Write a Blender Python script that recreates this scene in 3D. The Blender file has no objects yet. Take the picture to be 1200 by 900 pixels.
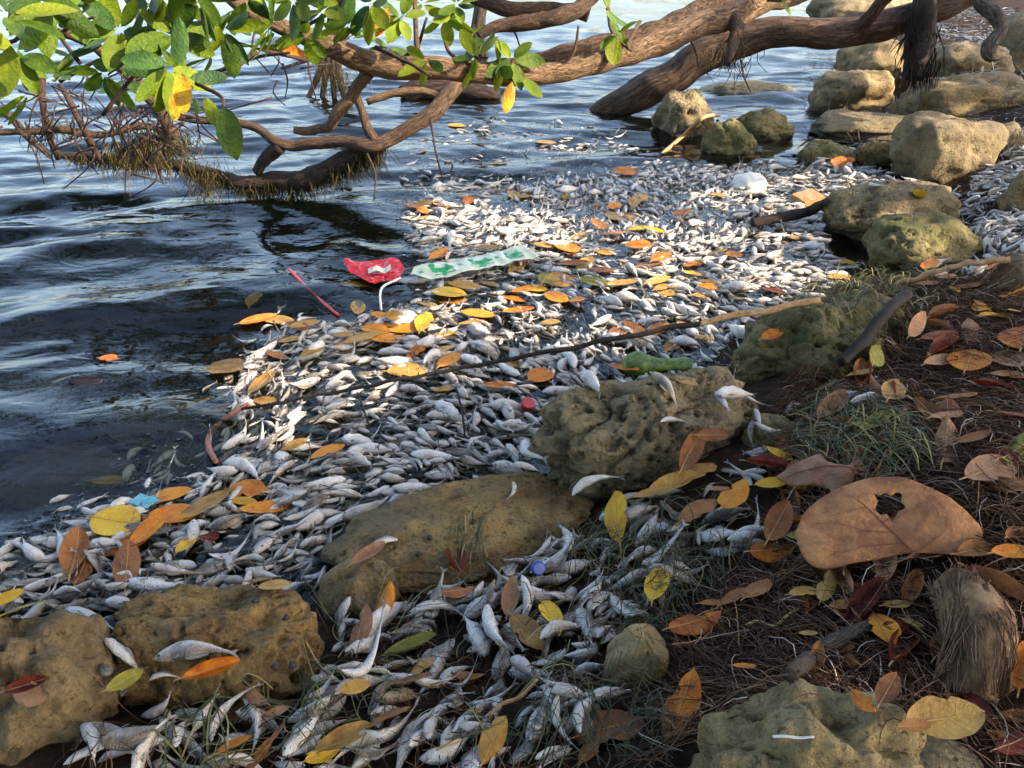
import bpy, math, random
import numpy as np
from mathutils import Vector, Matrix, noise

R = math.radians
random.seed(7)
rng = np.random.default_rng(7)
scene = bpy.context.scene
col = scene.collection

# ------------------------------------------------------------------ camera
CAMZ, PITCH, F = 1.30, R(30.4), 906.0           # F in pixels of the 1200 px wide photograph
cam = bpy.data.cameras.new('camera')
cam.sensor_width = 36.0
cam.lens = 36.0 * F / 1200.0
cam.clip_start, cam.clip_end = 0.02, 2000.0
camo = bpy.data.objects.new('camera', cam)
camo.location = (0, 0, CAMZ)
camo.rotation_euler = (math.pi / 2 - PITCH, 0, 0)
col.objects.link(camo)
scene.camera = camo

# ------------------------------------------------------------------ light
SUN_EL, SUN_AZ = R(31), R(-16)                  # azimuth measured from +x
S = Vector((math.cos(SUN_EL) * math.cos(SUN_AZ), math.cos(SUN_EL) * math.sin(SUN_AZ), math.sin(SUN_EL)))
world = bpy.data.worlds.new('World')
scene.world = world
world.use_nodes = True
wn = world.node_tree
wn.nodes.clear()
sky = wn.nodes.new('ShaderNodeTexSky')
sky.sky_type = 'NISHITA'
sky.sun_disc = False
sky.sun_elevation = SUN_EL
sky.sun_rotation = math.atan2(S.x, S.y)
sky.air_density, sky.dust_density, sky.ozone_density = 1.0, 3.0, 1.0
bg = wn.nodes.new('ShaderNodeBackground')
bg.inputs[1].default_value = 0.15
wo = wn.nodes.new('ShaderNodeOutputWorld')
wn.links.new(sky.outputs[0], bg.inputs[0])
wn.links.new(bg.outputs[0], wo.inputs[0])
sl = bpy.data.lights.new('sun', 'SUN')
sl.energy = 3.3
sl.angle = R(0.55)
sl.color = (1.0, 0.83, 0.62)
so = bpy.data.objects.new('sun', sl)
so.rotation_euler = (-S).to_track_quat('-Z', 'Y').to_euler()
so.location = S * 20
col.objects.link(so)

vs = scene.view_settings
vs.view_transform = 'Standard'
vs.look = 'None'
vs.exposure = 2.3
vs.gamma = 1.0
vs.use_curve_mapping = False
scene.render.engine = 'CYCLES'
scene.cycles.use_denoising = True
scene.cycles.max_bounces = 8
scene.cycles.transparent_max_bounces = 16
scene.cycles.caustics_reflective = False
scene.cycles.caustics_refractive = False
scene.cycles.sample_clamp_indirect = 4.0

# ------------------------------------------------------------------ pixel <-> place
cp, sp = math.cos(PITCH), math.sin(PITCH)

def PD(px, py, d):
    """point at depth d metres along the view axis, seen at photograph pixel px,py"""
    u, v = (px - 600) / F, (py - 450) / F
    return Vector((u * d, d * (cp - v * sp), CAMZ - d * (sp + v * cp)))

def P0(px, py, z=0.0):
    v = (py - 450) / F
    return PD(px, py, (CAMZ - z) / (sp + v * cp))

def proj(x, y, z):
    dz = CAMZ - z
    d = y * cp + dz * sp
    v = (dz * cp - y * sp) / d
    return 600 + F * x / d, 450 + F * v, d

def pip(px, py, poly):
    inside = np.zeros(np.shape(px), bool)
    n = len(poly)
    j = n - 1
    for i in range(n):
        xi, yi = poly[i]
        xj, yj = poly[j]
        c = ((yi > py) != (yj > py)) & (px < (xj - xi) * (py - yi) / (yj - yi + 1e-12) + xi)
        inside ^= c
        j = i
    return inside

def sstep(a, b, x):
    t = np.clip((x - a) / (b - a), 0, 1)
    return t * t * (3 - 2 * t)

# ------------------------------------------------------------------ mesh helpers
class MB:
    """collects arrays and links them as ONE mesh"""
    def __init__(s):
        s.v, s.q, s.t, s.n, s.a = [], [], [], 0, {}
    def add(s, v, q=None, t=None, **attrs):
        v = np.asarray(v, np.float32).reshape(-1, 3)
        if q is not None and len(q): s.q.append(np.asarray(q, np.int32).reshape(-1, 4) + s.n)
        if t is not None and len(t): s.t.append(np.asarray(t, np.int32).reshape(-1, 3) + s.n)
        for k, x in attrs.items():
            s.a.setdefault(k, []).append(np.broadcast_to(np.asarray(x, np.float32), (len(v),)))
        s.v.append(v)
        s.n += len(v)
        return s
    def mesh(s, name, mat=None, smooth=True):
        me = bpy.data.meshes.new(name)
        V = np.concatenate(s.v)
        Q = np.concatenate(s.q) if s.q else np.zeros((0, 4), np.int32)
        T = np.concatenate(s.t) if s.t else np.zeros((0, 3), np.int32)
        me.vertices.add(len(V))
        me.vertices.foreach_set('co', V.ravel())
        L = np.concatenate([Q.ravel(), T.ravel()])
        me.loops.add(len(L))
        me.loops.foreach_set('vertex_index', L)
        me.polygons.add(len(Q) + len(T))
        st = np.concatenate([np.arange(len(Q)) * 4, len(Q) * 4 + np.arange(len(T)) * 3]).astype(np.int32)
        me.polygons.foreach_set('loop_start', st)
        me.polygons.foreach_set('use_smooth', np.full(len(st), smooth))
        me.update(calc_edges=True)
        me.validate()
        for k, x in s.a.items():
            at = me.attributes.new(k, 'FLOAT', 'POINT')
            at.data.foreach_set('value', np.concatenate(x))
        if mat: me.materials.append(mat)
        return me

def link(name, me, parent=None, loc=None, mat=None):
    o = bpy.data.objects.new(name, me)
    col.objects.link(o)
    if parent: o.parent = parent
    if loc is not None: o.location = loc
    if mat is not None:
        o.material_slots[0].link = 'OBJECT'
        o.material_slots[0].material = mat
    return o

def tag(o, label, cat, group=None):
    o['label'] = label
    o['category'] = cat
    if group: o['group'] = group
    return o

def kind(o, k):
    o['kind'] = k
    return o

def empty(name, loc=(0, 0, 0), mtx=None):
    o = bpy.data.objects.new(name, None)
    o.empty_display_size = 0.05
    col.objects.link(o)
    if mtx is not None: o.matrix_world = mtx
    else: o.location = loc
    return o

def smooth_path(pts, n):
    """Catmull-Rom through rows of values"""
    p = np.asarray(pts, float)
    p = np.vstack([2 * p[0] - p[1], p, 2 * p[-1] - p[-2]])
    out = []
    m = len(p) - 3
    for i in range(m):
        k = np.linspace(0, 1, n, endpoint=(i == m - 1))[:, None]
        a, b, c, d = p[i], p[i + 1], p[i + 2], p[i + 3]
        out.append(0.5 * (2 * b + (c - a) * k + (2 * a - 5 * b + 4 * c - d) * k * k + (3 * b - a - 3 * c + d) * k ** 3))
    return np.vstack(out)

def tube(pts, rad, ns=8, cap=True, rough=0.0, seed=0.0):
    p = np.asarray(pts, float)
    n = len(p)
    r = np.broadcast_to(np.asarray(rad, float), (n,))
    t = np.gradient(p, axis=0)
    t /= np.linalg.norm(t, axis=1)[:, None] + 1e-12
    ref = np.array([0, 0, 1.0]) if abs(t[0][2]) < 0.9 else np.array([1.0, 0, 0])
    u = np.cross(t[0], ref)
    u /= np.linalg.norm(u)
    ang = np.arange(ns) * 2 * math.pi / ns
    V = np.zeros((n, ns, 3))
    arc = np.concatenate([[0], np.cumsum(np.linalg.norm(np.diff(p, axis=0), axis=1))]); rmean = float(r.mean())
    for i in range(n):
        u = u - t[i] * np.dot(u, t[i])
        u /= np.linalg.norm(u) + 1e-12
        w = np.cross(t[i], u)
        rr = np.full(ns, r[i])
        if rough:
            al = arc[i] / max(rmean, .003)
            for k in range(ns):
                ca, sa = math.cos(ang[k]), math.sin(ang[k])
                rr[k] *= 1 + rough * (noise.noise(Vector((ca * .9, sa * .9, al * .22 + seed))) + 0.6 * noise.noise(Vector((ca * 2.2, sa * 2.2, al * .5 + seed * 2)))
                                      + 0.3 * noise.noise(Vector((ca * 5, sa * 5, al * .9 + seed))))
        V[i] = p[i] + rr[:, None] * (np.cos(ang)[:, None] * u + np.sin(ang)[:, None] * w)
    i0 = (np.arange(n - 1)[:, None] * ns + np.arange(ns)[None]).ravel()
    i1 = (np.arange(n - 1)[:, None] * ns + (np.arange(ns)[None] + 1) % ns).ravel()
    Q = np.stack([i0, i1, i1 + ns, i0 + ns], 1)
    V = V.reshape(-1, 3)
    T = []
    if cap:
        V = np.vstack([V, p[0], p[-1]])
        a, b = n * ns, n * ns + 1
        for k in range(ns):
            T.append((a, (k + 1) % ns, k))
            T.append((b, (n - 1) * ns + k, (n - 1) * ns + (k + 1) % ns))
    return V, Q, np.array(T, np.int32).reshape(-1, 3)

# ------------------------------------------------------------------ materials
class NT:
    def __init__(s, name):
        s.m = bpy.data.materials.new(name)
        s.m.use_nodes = True
        s.t = s.m.node_tree
        s.t.nodes.clear()
        s.out = s.n('ShaderNodeOutputMaterial')
    def n(s, ty, **kw):
        o = s.t.nodes.new(ty)
        for k, v in kw.items(): setattr(o, k, v)
        return o
    def l(s, a, b): s.t.links.new(a, b)
    def set(s, inp, v):
        if hasattr(v, 'links'): s.l(v, inp)
        elif isinstance(v, (tuple, list)) and len(v) == 3 and inp.type == 'RGBA': inp.default_value = (*v, 1)
        else: inp.default_value = v
    def attr(s, name): return s.n('ShaderNodeAttribute', attribute_name=name).outputs['Fac']
    def pos(s): return s.n('ShaderNodeNewGeometry').outputs['Position']
    def obj(s): return s.n('ShaderNodeTexCoord').outputs['Object']
    def rnd(s): return s.n('ShaderNodeObjectInfo').outputs['Random']
    def noise(s, vec, scale, detail=4, rough=0.55, dist=0.0, col=False):
        o = s.n('ShaderNodeTexNoise')
        s.l(vec, o.inputs['Vector'])
        s.set(o.inputs['Scale'], scale); o.inputs['Detail'].default_value = detail
        o.inputs['Roughness'].default_value = rough; o.inputs['Distortion'].default_value = dist
        return o.outputs[1 if col else 0]
    def vor(s, vec, scale, feature='F1'):
        o = s.n('ShaderNodeTexVoronoi', feature=feature)
        s.l(vec, o.inputs['Vector']); o.inputs['Scale'].default_value = scale
        return o.outputs['Distance']
    def math(s, op, a, b=None, c=None, clamp=False):
        o = s.n('ShaderNodeMath', operation=op, use_clamp=clamp)
        s.set(o.inputs[0], a)
        if b is not None: s.set(o.inputs[1], b)
        if c is not None: s.set(o.inputs[2], c)
        return o.outputs[0]
    def ramp(s, fac, stops, interp='LINEAR'):
        o = s.n('ShaderNodeValToRGB')
        o.color_ramp.interpolation = interp
        e = o.color_ramp.elements
        while len(e) < len(stops): e.new(0.5)
        for el, (p, c) in zip(e, stops):
            el.position = p
            el.color = (*c, 1) if isinstance(c, (tuple, list)) else (c, c, c, 1)
        s.set(o.inputs[0], fac)
        return o.outputs[0]
    def mix(s, f, a, b, mode='MIX'):
        o = s.n('ShaderNodeMix', data_type='RGBA', blend_type=mode)
        s.set(o.inputs[0], f); s.set(o.inputs[6], a); s.set(o.inputs[7], b)
        return o.outputs[2]
    def bump(s, h, strength=0.5, dist=0.01, nrm=None):
        o = s.n('ShaderNodeBump')
        s.set(o.inputs['Strength'], strength); o.inputs['Distance'].default_value = dist
        s.l(h, o.inputs['Height'])
        if nrm is not None: s.l(nrm, o.inputs['Normal'])
        return o.outputs[0]
    def bsdf(s, color, rough=0.6, nrm=None, spec=0.5, trans=0.0, coat=0.0):
        o = s.n('ShaderNodeBsdfPrincipled')
        s.set(o.inputs['Base Color'], color); s.set(o.inputs['Roughness'], rough)
        s.set(o.inputs['Specular IOR Level'], spec)
        if coat: o.inputs['Coat Weight'].default_value = coat; o.inputs['Coat Roughness'].default_value = 0.15
        if nrm is not None: s.l(nrm, o.inputs['Normal'])
        sh = o.outputs[0]
        if trans:
            tr = s.n('ShaderNodeBsdfTranslucent')
            s.set(tr.inputs[0], color)
            mx = s.n('ShaderNodeMixShader'); mx.inputs[0].default_value = trans
            s.l(sh, mx.inputs[1]); s.l(tr.outputs[0], mx.inputs[2])
            sh = mx.outputs[0]
        s.l(sh, s.out.inputs[0])
        return s.m

def mat_rock(name, dark, mid, light, pit=1.0, moss=0.0, wet=True, bumpd=0.016):
    k = NT(name)
    p = k.pos()
    n1 = k.noise(p, 7, 6, 0.68)
    n2 = k.noise(p, 38, 5, 0.7)
    n3 = k.noise(p, 3.1, 3, 0.5)
    c = k.ramp(n1, [(0.36, dark), (0.5, mid), (0.63, light)])
    c = k.mix(k.ramp(n2, [(0.35, 0.0), (0.7, 0.75)]), c, k.mix(0.5, mid, light))
    c = k.mix(k.ramp(n2, [(0.28, 0.75), (0.46, 0.0)]), c, dark)
    # dark specks of film algae
    n4 = k.noise(p, 75, 4, 0.7)
    c = k.mix(k.ramp(n4, [(0.34, 0.8), (0.43, 0.0)]), c, (dark[0] * .4, dark[1] * .4, dark[2] * .4))
    if moss:
        c = k.mix(k.math('MULTIPLY', k.ramp(k.noise(p, 6, 5, .65), [(0.45, 0.0), (0.62, 1.0)]), moss), c, (0.055, 0.065, 0.014))
    c = k.mix(k.ramp(n3, [(0.44, 0.0), (0.64, 0.45)]), c, (mid[0] * .75, mid[1] * .76, mid[2] * .85))
    c = k.mix(k.ramp(k.noise(p, 190, 3, .7), [(0.30, 0.6), (0.5, 0.0)]), c, dark)
    rgh = 0.82
    if wet:   # tidal film of dark algae just above the waterline
        z = k.n('ShaderNodeSeparateXYZ'); k.l(p, z.inputs[0])
        w = k.math('SUBTRACT', 1.0, k.math('MULTIPLY', k.math('ADD', z.outputs[2], k.math('MULTIPLY', k.math('SUBTRACT', n3, 0.5), 0.16)), 15.0), clamp=True)
        c = k.mix(k.math('MULTIPLY', w, 0.7), c, (0.035, 0.031, 0.018))
        rgh = k.math('SUBTRACT', 0.85, k.math('MULTIPLY', w, 0.5))
    v = k.ramp(k.vor(p, 48), [(0.05, 0.0), (0.35, 1.0)])
    v2 = k.ramp(k.vor(p, 130), [(0.0, 0.2), (0.25, 1.0)])
    h = k.math('ADD', k.math('MULTIPLY', v, 0.55 * pit), k.math('ADD', k.math('MULTIPLY', v2, 0.3 * pit), k.math('MULTIPLY', k.noise(p, 70, 8, .7), 0.9)))
    return k.bsdf(c, rgh, k.bump(h, 1.0, bumpd), 0.3)

M = {}
M['rock_porous'] = mat_rock('porous_limestone', (0.055, 0.043, 0.024), (0.20, 0.157, 0.082), (0.37, 0.285, 0.15), 1.0, bumpd=.022)
M['rock_tan'] = mat_rock('tan_limestone', (0.065, 0.044, 0.019), (0.185, 0.132, 0.058), (0.36, 0.26, 0.115), 0.6)
M['rock_ochre'] = mat_rock('ochre_limestone', (0.06, 0.037, 0.014), (0.20, 0.127, 0.045), (0.46, 0.295, 0.09), 0.9, bumpd=.022)
M['rock_smooth'] = mat_rock('smooth_boulder', (0.07, 0.052, 0.027), (0.175, 0.132, 0.066), (0.26, 0.20, 0.105), 0.4)
M['rock_moss'] = mat_rock('mossy_limestone', (0.05, 0.042, 0.018), (0.145, 0.12, 0.045), (0.28, 0.22, 0.095), 0.9, 0.75)
M['rock_yellow'] = mat_rock('pale_yellow_limestone', (0.16, 0.12, 0.055), (0.37, 0.285, 0.13), (0.54, 0.43, 0.21), 0.8, wet=False, bumpd=.03)

def mat_ground():
    k = NT('shore_ground')
    p = k.pos()
    z = k.n('ShaderNodeSeparateXYZ'); k.l(p, z.inputs[0])
    soil = k.ramp(k.noise(p, 26, 6, .65), [(0.3, (0.010, 0.006, 0.004)), (0.55, (0.034, 0.021, 0.012)), (0.75, (0.08, 0.05, 0.028))])
    bed = k.ramp(k.noise(p, 5, 6, .6), [(0.3, (0.005, 0.007, 0.003)), (0.55, (0.016, 0.018, 0.007)), (0.75, (0.055, 0.046, 0.018))])
    f = k.math('MULTIPLY', k.math('ADD', z.outputs[2], 0.02), 30, clamp=True)
    c = k.mix(f, bed, soil)
    return k.bsdf(c, 0.9, k.bump(k.noise(p, 60, 8, .7), 1.0, 0.02), 0.08)
M['ground'] = mat_ground()

def mat_water():
    k = NT('sea_water')
    p = k.pos()
    mp = k.n('ShaderNodeMapping'); k.l(p, mp.inputs[0])
    mp.inputs['Scale'].default_value = (1.0, 1.7, 1.0); mp.inputs['Rotation'].default_value = (0, 0, R(-14))
    q = mp.outputs[0]
    h = k.math('ADD', k.noise(q, 6, 2, .45, 1.2), k.math('MULTIPLY', k.noise(q, 24, 2, .5, 0.8), 0.10))
    nb = k.bump(h, 1.0, 0.0045)
    fr = k.n('ShaderNodeFresnel'); fr.inputs[0].default_value = 1.34; k.l(nb, fr.inputs[1])
    tr = k.n('ShaderNodeBsdfTransparent'); tr.inputs[0].default_value = (0.80, 0.84, 0.74, 1)
    gl = k.n('ShaderNodeBsdfGlossy'); gl.inputs['Roughness'].default_value = 0.0; k.l(nb, gl.inputs['Normal'])
    mx = k.n('ShaderNodeMixShader')
    k.l(fr.outputs[0], mx.inputs[0]); k.l(tr.outputs[0], mx.inputs[1]); k.l(gl.outputs[0], mx.inputs[2])
    k.l(mx.outputs[0], k.out.inputs[0])
    return k.m
M['water'] = mat_water()

def mat_fish(name, dark, coatw=0.35):
    k = NT(name)
    b = k.attr('back'); t = k.attr('along')
    r = k.math('FRACT', k.math('ADD', k.attr('rnd'), k.rnd()))
    oc = k.n('ShaderNodeCombineXYZ'); k.l(k.attr('fx'), oc.inputs[0]); k.l(k.attr('fy'), oc.inputs[1]); k.l(k.attr('fz'), oc.inputs[2])
    o = oc.outputs[0]
    cv = k.n('ShaderNodeCombineXYZ'); k.l(r, cv.inputs[0]); k.l(r, cv.inputs[2])
    sc = k.n('ShaderNodeVectorMath', operation='SCALE'); k.l(cv.outputs[0], sc.inputs[0]); sc.inputs[3].default_value = 37.0
    va = k.n('ShaderNodeVectorMath', operation='ADD'); k.l(o, va.inputs[0]); k.l(sc.outputs[0], va.inputs[1])
    q = va.outputs[0]
    n1 = k.noise(q, 7, 5, .7)
    n2 = k.noise(q, 30, 4, .7)
    bb = k.math('ADD', b, k.math('MULTIPLY', k.math('SUBTRACT', n1, 0.5), 2.4))
    bb = k.math('ADD', bb, k.math('MULTIPLY', k.math('SUBTRACT', r, 0.5), 0.7))
    bb = k.math('ADD', bb, dark)
    c = k.ramp(k.math('MULTIPLY_ADD', bb, 0.4, 0.42),
               [(0.08, (0.62, 0.60, 0.56)), (0.32, (0.44, 0.435, 0.42)), (0.50, (0.22, 0.215, 0.21)), (0.66, (0.095, 0.088, 0.08)), (0.9, (0.03, 0.027, 0.024))])
    # yellowish and pinkish decay
    c = k.mix(k.math('MULTIPLY', k.ramp(k.noise(q, 3.2, 3), [(0.42, 0.0), (0.64, 0.7)]), r), c, (0.46, 0.33, 0.17))
    c = k.mix(k.math('MULTIPLY', k.ramp(k.noise(q, 5, 3), [(0.52, 0.0), (0.7, 0.5)]), k.math('SUBTRACT', 1.0, r)), c, (0.42, 0.20, 0.16))
    # scale rows and dark flecks
    fl = k.ramp(n2, [(0.34, 0.75), (0.46, 0.0)])
    c = k.mix(k.math('MULTIPLY', fl, k.math('MULTIPLY_ADD', b, 0.3, 0.62, clamp=True)), c, (0.07, 0.065, 0.06))
    # tail end greyer
    c = k.mix(k.math('MULTIPLY', k.ramp(t, [(0.72, 0.0), (1.0, 0.6)]), 0.8), c, (0.24, 0.23, 0.22))
    h = k.math('ADD', k.math('MULTIPLY', n2, 0.6), k.math('MULTIPLY', k.vor(q, 42), 0.9))
    return k.bsdf(c, k.math('MULTIPLY_ADD', n1, 0.30, 0.14), k.bump(h, 0.8, 0.004), 0.5, coat=0.3)
M['fish_pale'] = mat_fish('fish_skin_pale', -0.7)
M['fish_mottled'] = mat_fish('fish_skin_mottled', -0.06)
M['fish_dark'] = mat_fish('fish_skin_dark', 0.62)
k = NT('fish_fin'); M['fin'] = k.bsdf(k.ramp(k.noise(k.obj(), 60, 3), [(0.3, (0.13, 0.12, 0.11)), (0.7, (0.34, 0.31, 0.27))]), 0.5, None, 0.4, 0.25)
k = NT('fish_eye'); M['eye'] = k.bsdf((0.012, 0.011, 0.012), 0.12)

def mat_leaf(name, a, b, c3, trans=0.12, rough=0.45, spots=0.5, vein=0.35, sc_=1.0):
    k = NT(name)
    o = k.obj(); r = k.rnd()
    cv = k.n('ShaderNodeCombineXYZ'); k.l(r, cv.inputs[0]); k.l(r, cv.inputs[1])
    sc = k.n('ShaderNodeVectorMath', operation='SCALE'); k.l(cv.outputs[0], sc.inputs[0]); sc.inputs[3].default_value = 53.0
    va = k.n('ShaderNodeVectorMath', operation='ADD'); k.l(o, va.inputs[0]); k.l(sc.outputs[0], va.inputs[1])
    q = va.outputs[0]
    n1 = k.noise(q, 2.6 * sc_, 5, .62)
    n2 = k.noise(q, 11 * sc_, 4, .65)
    c = k.ramp(k.math('ADD', n1, k.math('MULTIPLY', k.math('SUBTRACT', r, .5), .3)), [(0.3, a), (0.5, b), (0.72, c3)])
    c = k.mix(k.ramp(n2, [(0.27, spots), (0.40, 0.0)]), c, (a[0] * .28, a[1] * .25, a[2] * .25))
    # side veins from the blade coordinates
    s_, t_ = k.attr('across'), k.attr('along')
    w = k.math('SINE', k.math('MULTIPLY', k.math('SUBTRACT', t_, k.math('MULTIPLY', k.math('ABSOLUTE', s_), 0.16)), 62.0))
    w = k.ramp(w, [(0.86, 0.0), (1.0, vein)])
    c = k.mix(w, c, (b[0] * .5, b[1] * .5, b[2] * .5))
    h = k.math('ADD', n2, k.math('MULTIPLY', w, 1.2))
    return k.bsdf(c, k.math('MULTIPLY_ADD', n2, 0.3, rough - .15), k.bump(h, 0.35, 0.05), 0.22, trans)
LEAFCOL = {
    'yellow': ((0.38, 0.19, 0.015), (0.60, 0.34, 0.018), (0.66, 0.42, 0.03)),
    'orange': ((0.30, 0.075, 0.010), (0.54, 0.17, 0.012), (0.60, 0.26, 0.02)),
    'tan': ((0.20, 0.10, 0.022), (0.37, 0.205, 0.045), (0.46, 0.29, 0.08)),
    'brown': ((0.11, 0.042, 0.014), (0.24, 0.088, 0.026), (0.34, 0.145, 0.045)),
    'dark red': ((0.06, 0.012, 0.008), (0.15, 0.024, 0.013), (0.25, 0.048, 0.018)),
    'olive green': ((0.09, 0.095, 0.012), (0.21, 0.20, 0.02), (0.33, 0.29, 0.04)),
    'pinkish brown': ((0.20, 0.085, 0.04), (0.34, 0.165, 0.08), (0.43, 0.235, 0.12)),
}
for c_, v_ in LEAFCOL.items(): M['leaf_' + c_] = mat_leaf('leaf_' + c_.replace(' ', '_'), *v_)
M['leaf_green'] = mat_leaf('mangrove_leaf_green', (0.03, 0.066, 0.006), (0.06, 0.115, 0.009), (0.115, 0.165, 0.012), 0.34, 0.38, 0.1, 0.25)
M['leaf_dkgreen'] = mat_leaf('mangrove_leaf_dark', (0.02, 0.055, 0.014), (0.035, 0.085, 0.018), (0.06, 0.13, 0.024), 0.22, 0.36, 0.08, 0.25)
M['leaf_lime'] = mat_leaf('mangrove_leaf_lime', (0.08, 0.135, 0.006), (0.125, 0.185, 0.008), (0.20, 0.235, 0.012), 0.36, 0.38, 0.1, 0.25)
M['leaf_grape'] = mat_leaf('sea_grape_leaf_dry', (0.24, 0.095, 0.04), (0.44, 0.20, 0.075), (0.54, 0.28, 0.09), 0.12, 0.5, 0.45, 0.0, 7.0)
M['leaf_bigbrown'] = mat_leaf('dry_lobed_leaf', (0.13, 0.065, 0.035), (0.24, 0.125, 0.07), (0.33, 0.18, 0.10), 0.06, 0.55, 0.5, 0.0, 7.0)

def mat_simple(name, stops, scale=20, rough=0.7, bd=0.004, stretch=None, spec=0.3, bs=0.7):
    k = NT(name)
    q = k.obj()
    if stretch:
        mp = k.n('ShaderNodeMapping'); k.l(q, mp.inputs[0]); mp.inputs['Scale'].default_value = stretch; q = mp.outputs[0]
    n1 = k.noise(q, scale, 6, .65)
    return k.bsdf(k.ramp(n1, stops), rough, k.bump(k.noise(q, scale * 2.5, 6, .7), bs, bd), spec)
def mat_bark(name, a, b, c3):
    k = NT(name)
    oc = k.n('ShaderNodeCombineXYZ'); k.l(k.attr('bx'), oc.inputs[0]); k.l(k.attr('by'), oc.inputs[1]); k.l(k.attr('bz'), oc.inputs[2])
    q = oc.outputs[0]
    n1 = k.noise(q, 4.5, 6, .7); n2 = k.noise(q, 1.6, 5, .6); n3 = k.noise(k.pos(), 90, 5, .7)
    c = k.ramp(n1, [(0.32, a), (0.5, b), (0.68, c3)])
    c = k.mix(k.ramp(n2, [(0.52, 0.0), (0.66, 0.6)]), c, tuple(x * .45 for x in b))
    c = k.mix(k.ramp(n3, [(0.56, 0.0), (0.68, 0.35)]), c, (c3[0] * 1.3, c3[1] * 1.35, c3[2] * 1.4))
    crack = k.ramp(k.math('ABSOLUTE', k.math('SUBTRACT', k.noise(q, 3.2, 4, .6, .5), .5)), [(0.0, 0.0), (0.035, 1.0)])
    c = k.mix(k.math('MULTIPLY', k.math('SUBTRACT', 1.0, crack), .7), c, tuple(x * .4 for x in a))
    h = k.math('ADD', k.math('MULTIPLY', crack, .8), k.math('ADD', n1, k.math('MULTIPLY', n3, .6)))
    return k.bsdf(c, .85, k.bump(h, 1.0, 0.012), .3)
M['bark'] = mat_bark('mangrove_bark', (0.03, 0.017, 0.010), (0.08, 0.046, 0.027), (0.16, 0.10, 0.06))
M['bark_pale'] = mat_bark('pale_bark', (0.075, 0.042, 0.022), (0.165, 0.10, 0.055), (0.27, 0.18, 0.105))
M['bark_dark'] = mat_bark('wet_dark_bark', (0.008, 0.006, 0.005), (0.03, 0.019, 0.013), (0.075, 0.048, 0.032))
M['twig'] = mat_simple('thin_twig', [(0.3, (0.014, 0.007, 0.006)), (0.6, (0.045, 0.024, 0.017))], 40, 0.8)
M['stick_dark'] = mat_simple('dark_stick', [(0.3, (0.004, 0.003, 0.002)), (0.6, (0.016, 0.011, 0.008))], 60, 0.75)
M['stick_tan'] = mat_simple('dry_and_sunlit_stem', [(0.3, (0.22, 0.12, 0.05)), (0.6, (0.42, 0.26, 0.12))], 60, 0.8)
M['stick_grey'] = mat_bark('weathered_grey_wood', (0.05, 0.036, 0.028), (0.12, 0.092, 0.07), (0.23, 0.185, 0.145))
M['log'] = mat_simple('fibrous_log', [(0.3, (0.07, 0.042, 0.022)), (0.5, (0.24, 0.145, 0.075)), (0.7, (0.42, 0.275, 0.15))], 22, 0.9, 0.02, (1, 1, 0.22), 0.2, 1.0)
M['root_red'] = mat_simple('reddish_root', [(0.3, (0.14, 0.055, 0.035)), (0.6, (0.30, 0.13, 0.085))], 60, 0.6)

def mat_strand(name, stops, rough=0.75, spec=0.12, trans=0.0):
    k = NT(name)
    return k.bsdf(k.ramp(k.attr('rnd'), stops), rough, None, spec, trans)
M['roots'] = mat_strand('root_fibre', [(0.0, (0.025, 0.012, 0.007)), (0.45, (0.12, 0.064, 0.035)), (0.8, (0.25, 0.15, 0.088)), (0.93, (0.32, 0.26, 0.21)), (1.0, (0.50, 0.45, 0.39))])
M['grass'] = mat_strand('seagrass', [(0.0, (0.016, 0.018, 0.007)), (0.4, (0.045, 0.055, 0.012)), (0.75, (0.12, 0.125, 0.025)), (1.0, (0.34, 0.28, 0.11))], 0.5, 0.4, 0.15)
M['wrack'] = mat_strand('wet_wrack', [(0.0, (0.012, 0.010, 0.007)), (0.5, (0.045, 0.036, 0.022)), (0.85, (0.10, 0.085, 0.055)), (1.0, (0.30, 0.25, 0.18))], 0.3, 0.6)
M['algae'] = mat_strand('hanging_algae', [(0.0, (0.010, 0.009, 0.003)), (0.6, (0.032, 0.028, 0.008)), (1.0, (0.13, 0.10, 0.035))], 0.6)
M['canopy'] = mat_strand('canopy_leaf', [(0.0, (0.015, 0.035, 0.006)), (0.6, (0.03, 0.066, 0.010)), (1.0, (0.06, 0.10, 0.013))], 0.45, 0.3, 0.12)

def mat_flat(name, c, rough=0.4, spec=0.5, trans=0.0, var=0.25, coat=0.0):
    k = NT(name)
    n = k.noise(k.obj(), 45, 4, .6)
    return k.bsdf(k.mix(k.ramp(n, [(0.35, 0.0), (0.75, 1.0)]), c, tuple(x * (1 - var) for x in c)), rough, k.bump(n, 0.3, 0.004), spec, trans, coat)
M['red_plastic'] = mat_flat('red_wrapper_film', (0.55, 0.02, 0.025), 0.2, 0.6)
M['red_straw'] = mat_flat('red_plastic_straw', (0.45, 0.03, 0.03), 0.35)
M['red_ball'] = mat_flat('red_plastic', (0.40, 0.02, 0.03), 0.4)
M['blue_cap'] = mat_flat('blue_plastic', (0.01, 0.05, 0.32), 0.3)
M['teal_film'] = mat_flat('teal_wrapper_film', (0.10, 0.36, 0.42), 0.25)
M['cream_film'] = mat_flat('cream_wrapper_film', (0.62, 0.60, 0.46), 0.3)
M['strip_film'] = mat_flat('pale_green_film', (0.60, 0.64, 0.48), 0.25, 0.6, 0.15, 0.2)
M['print_green'] = mat_flat('green_print', (0.02, 0.30, 0.10), 0.35)
M['white_plastic'] = mat_flat('white_plastic', (0.72, 0.72, 0.70), 0.35)
M['foam_white'] = mat_flat('white_foam', (0.70, 0.68, 0.62), 0.7, 0.2, 0, 0.3)
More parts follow.
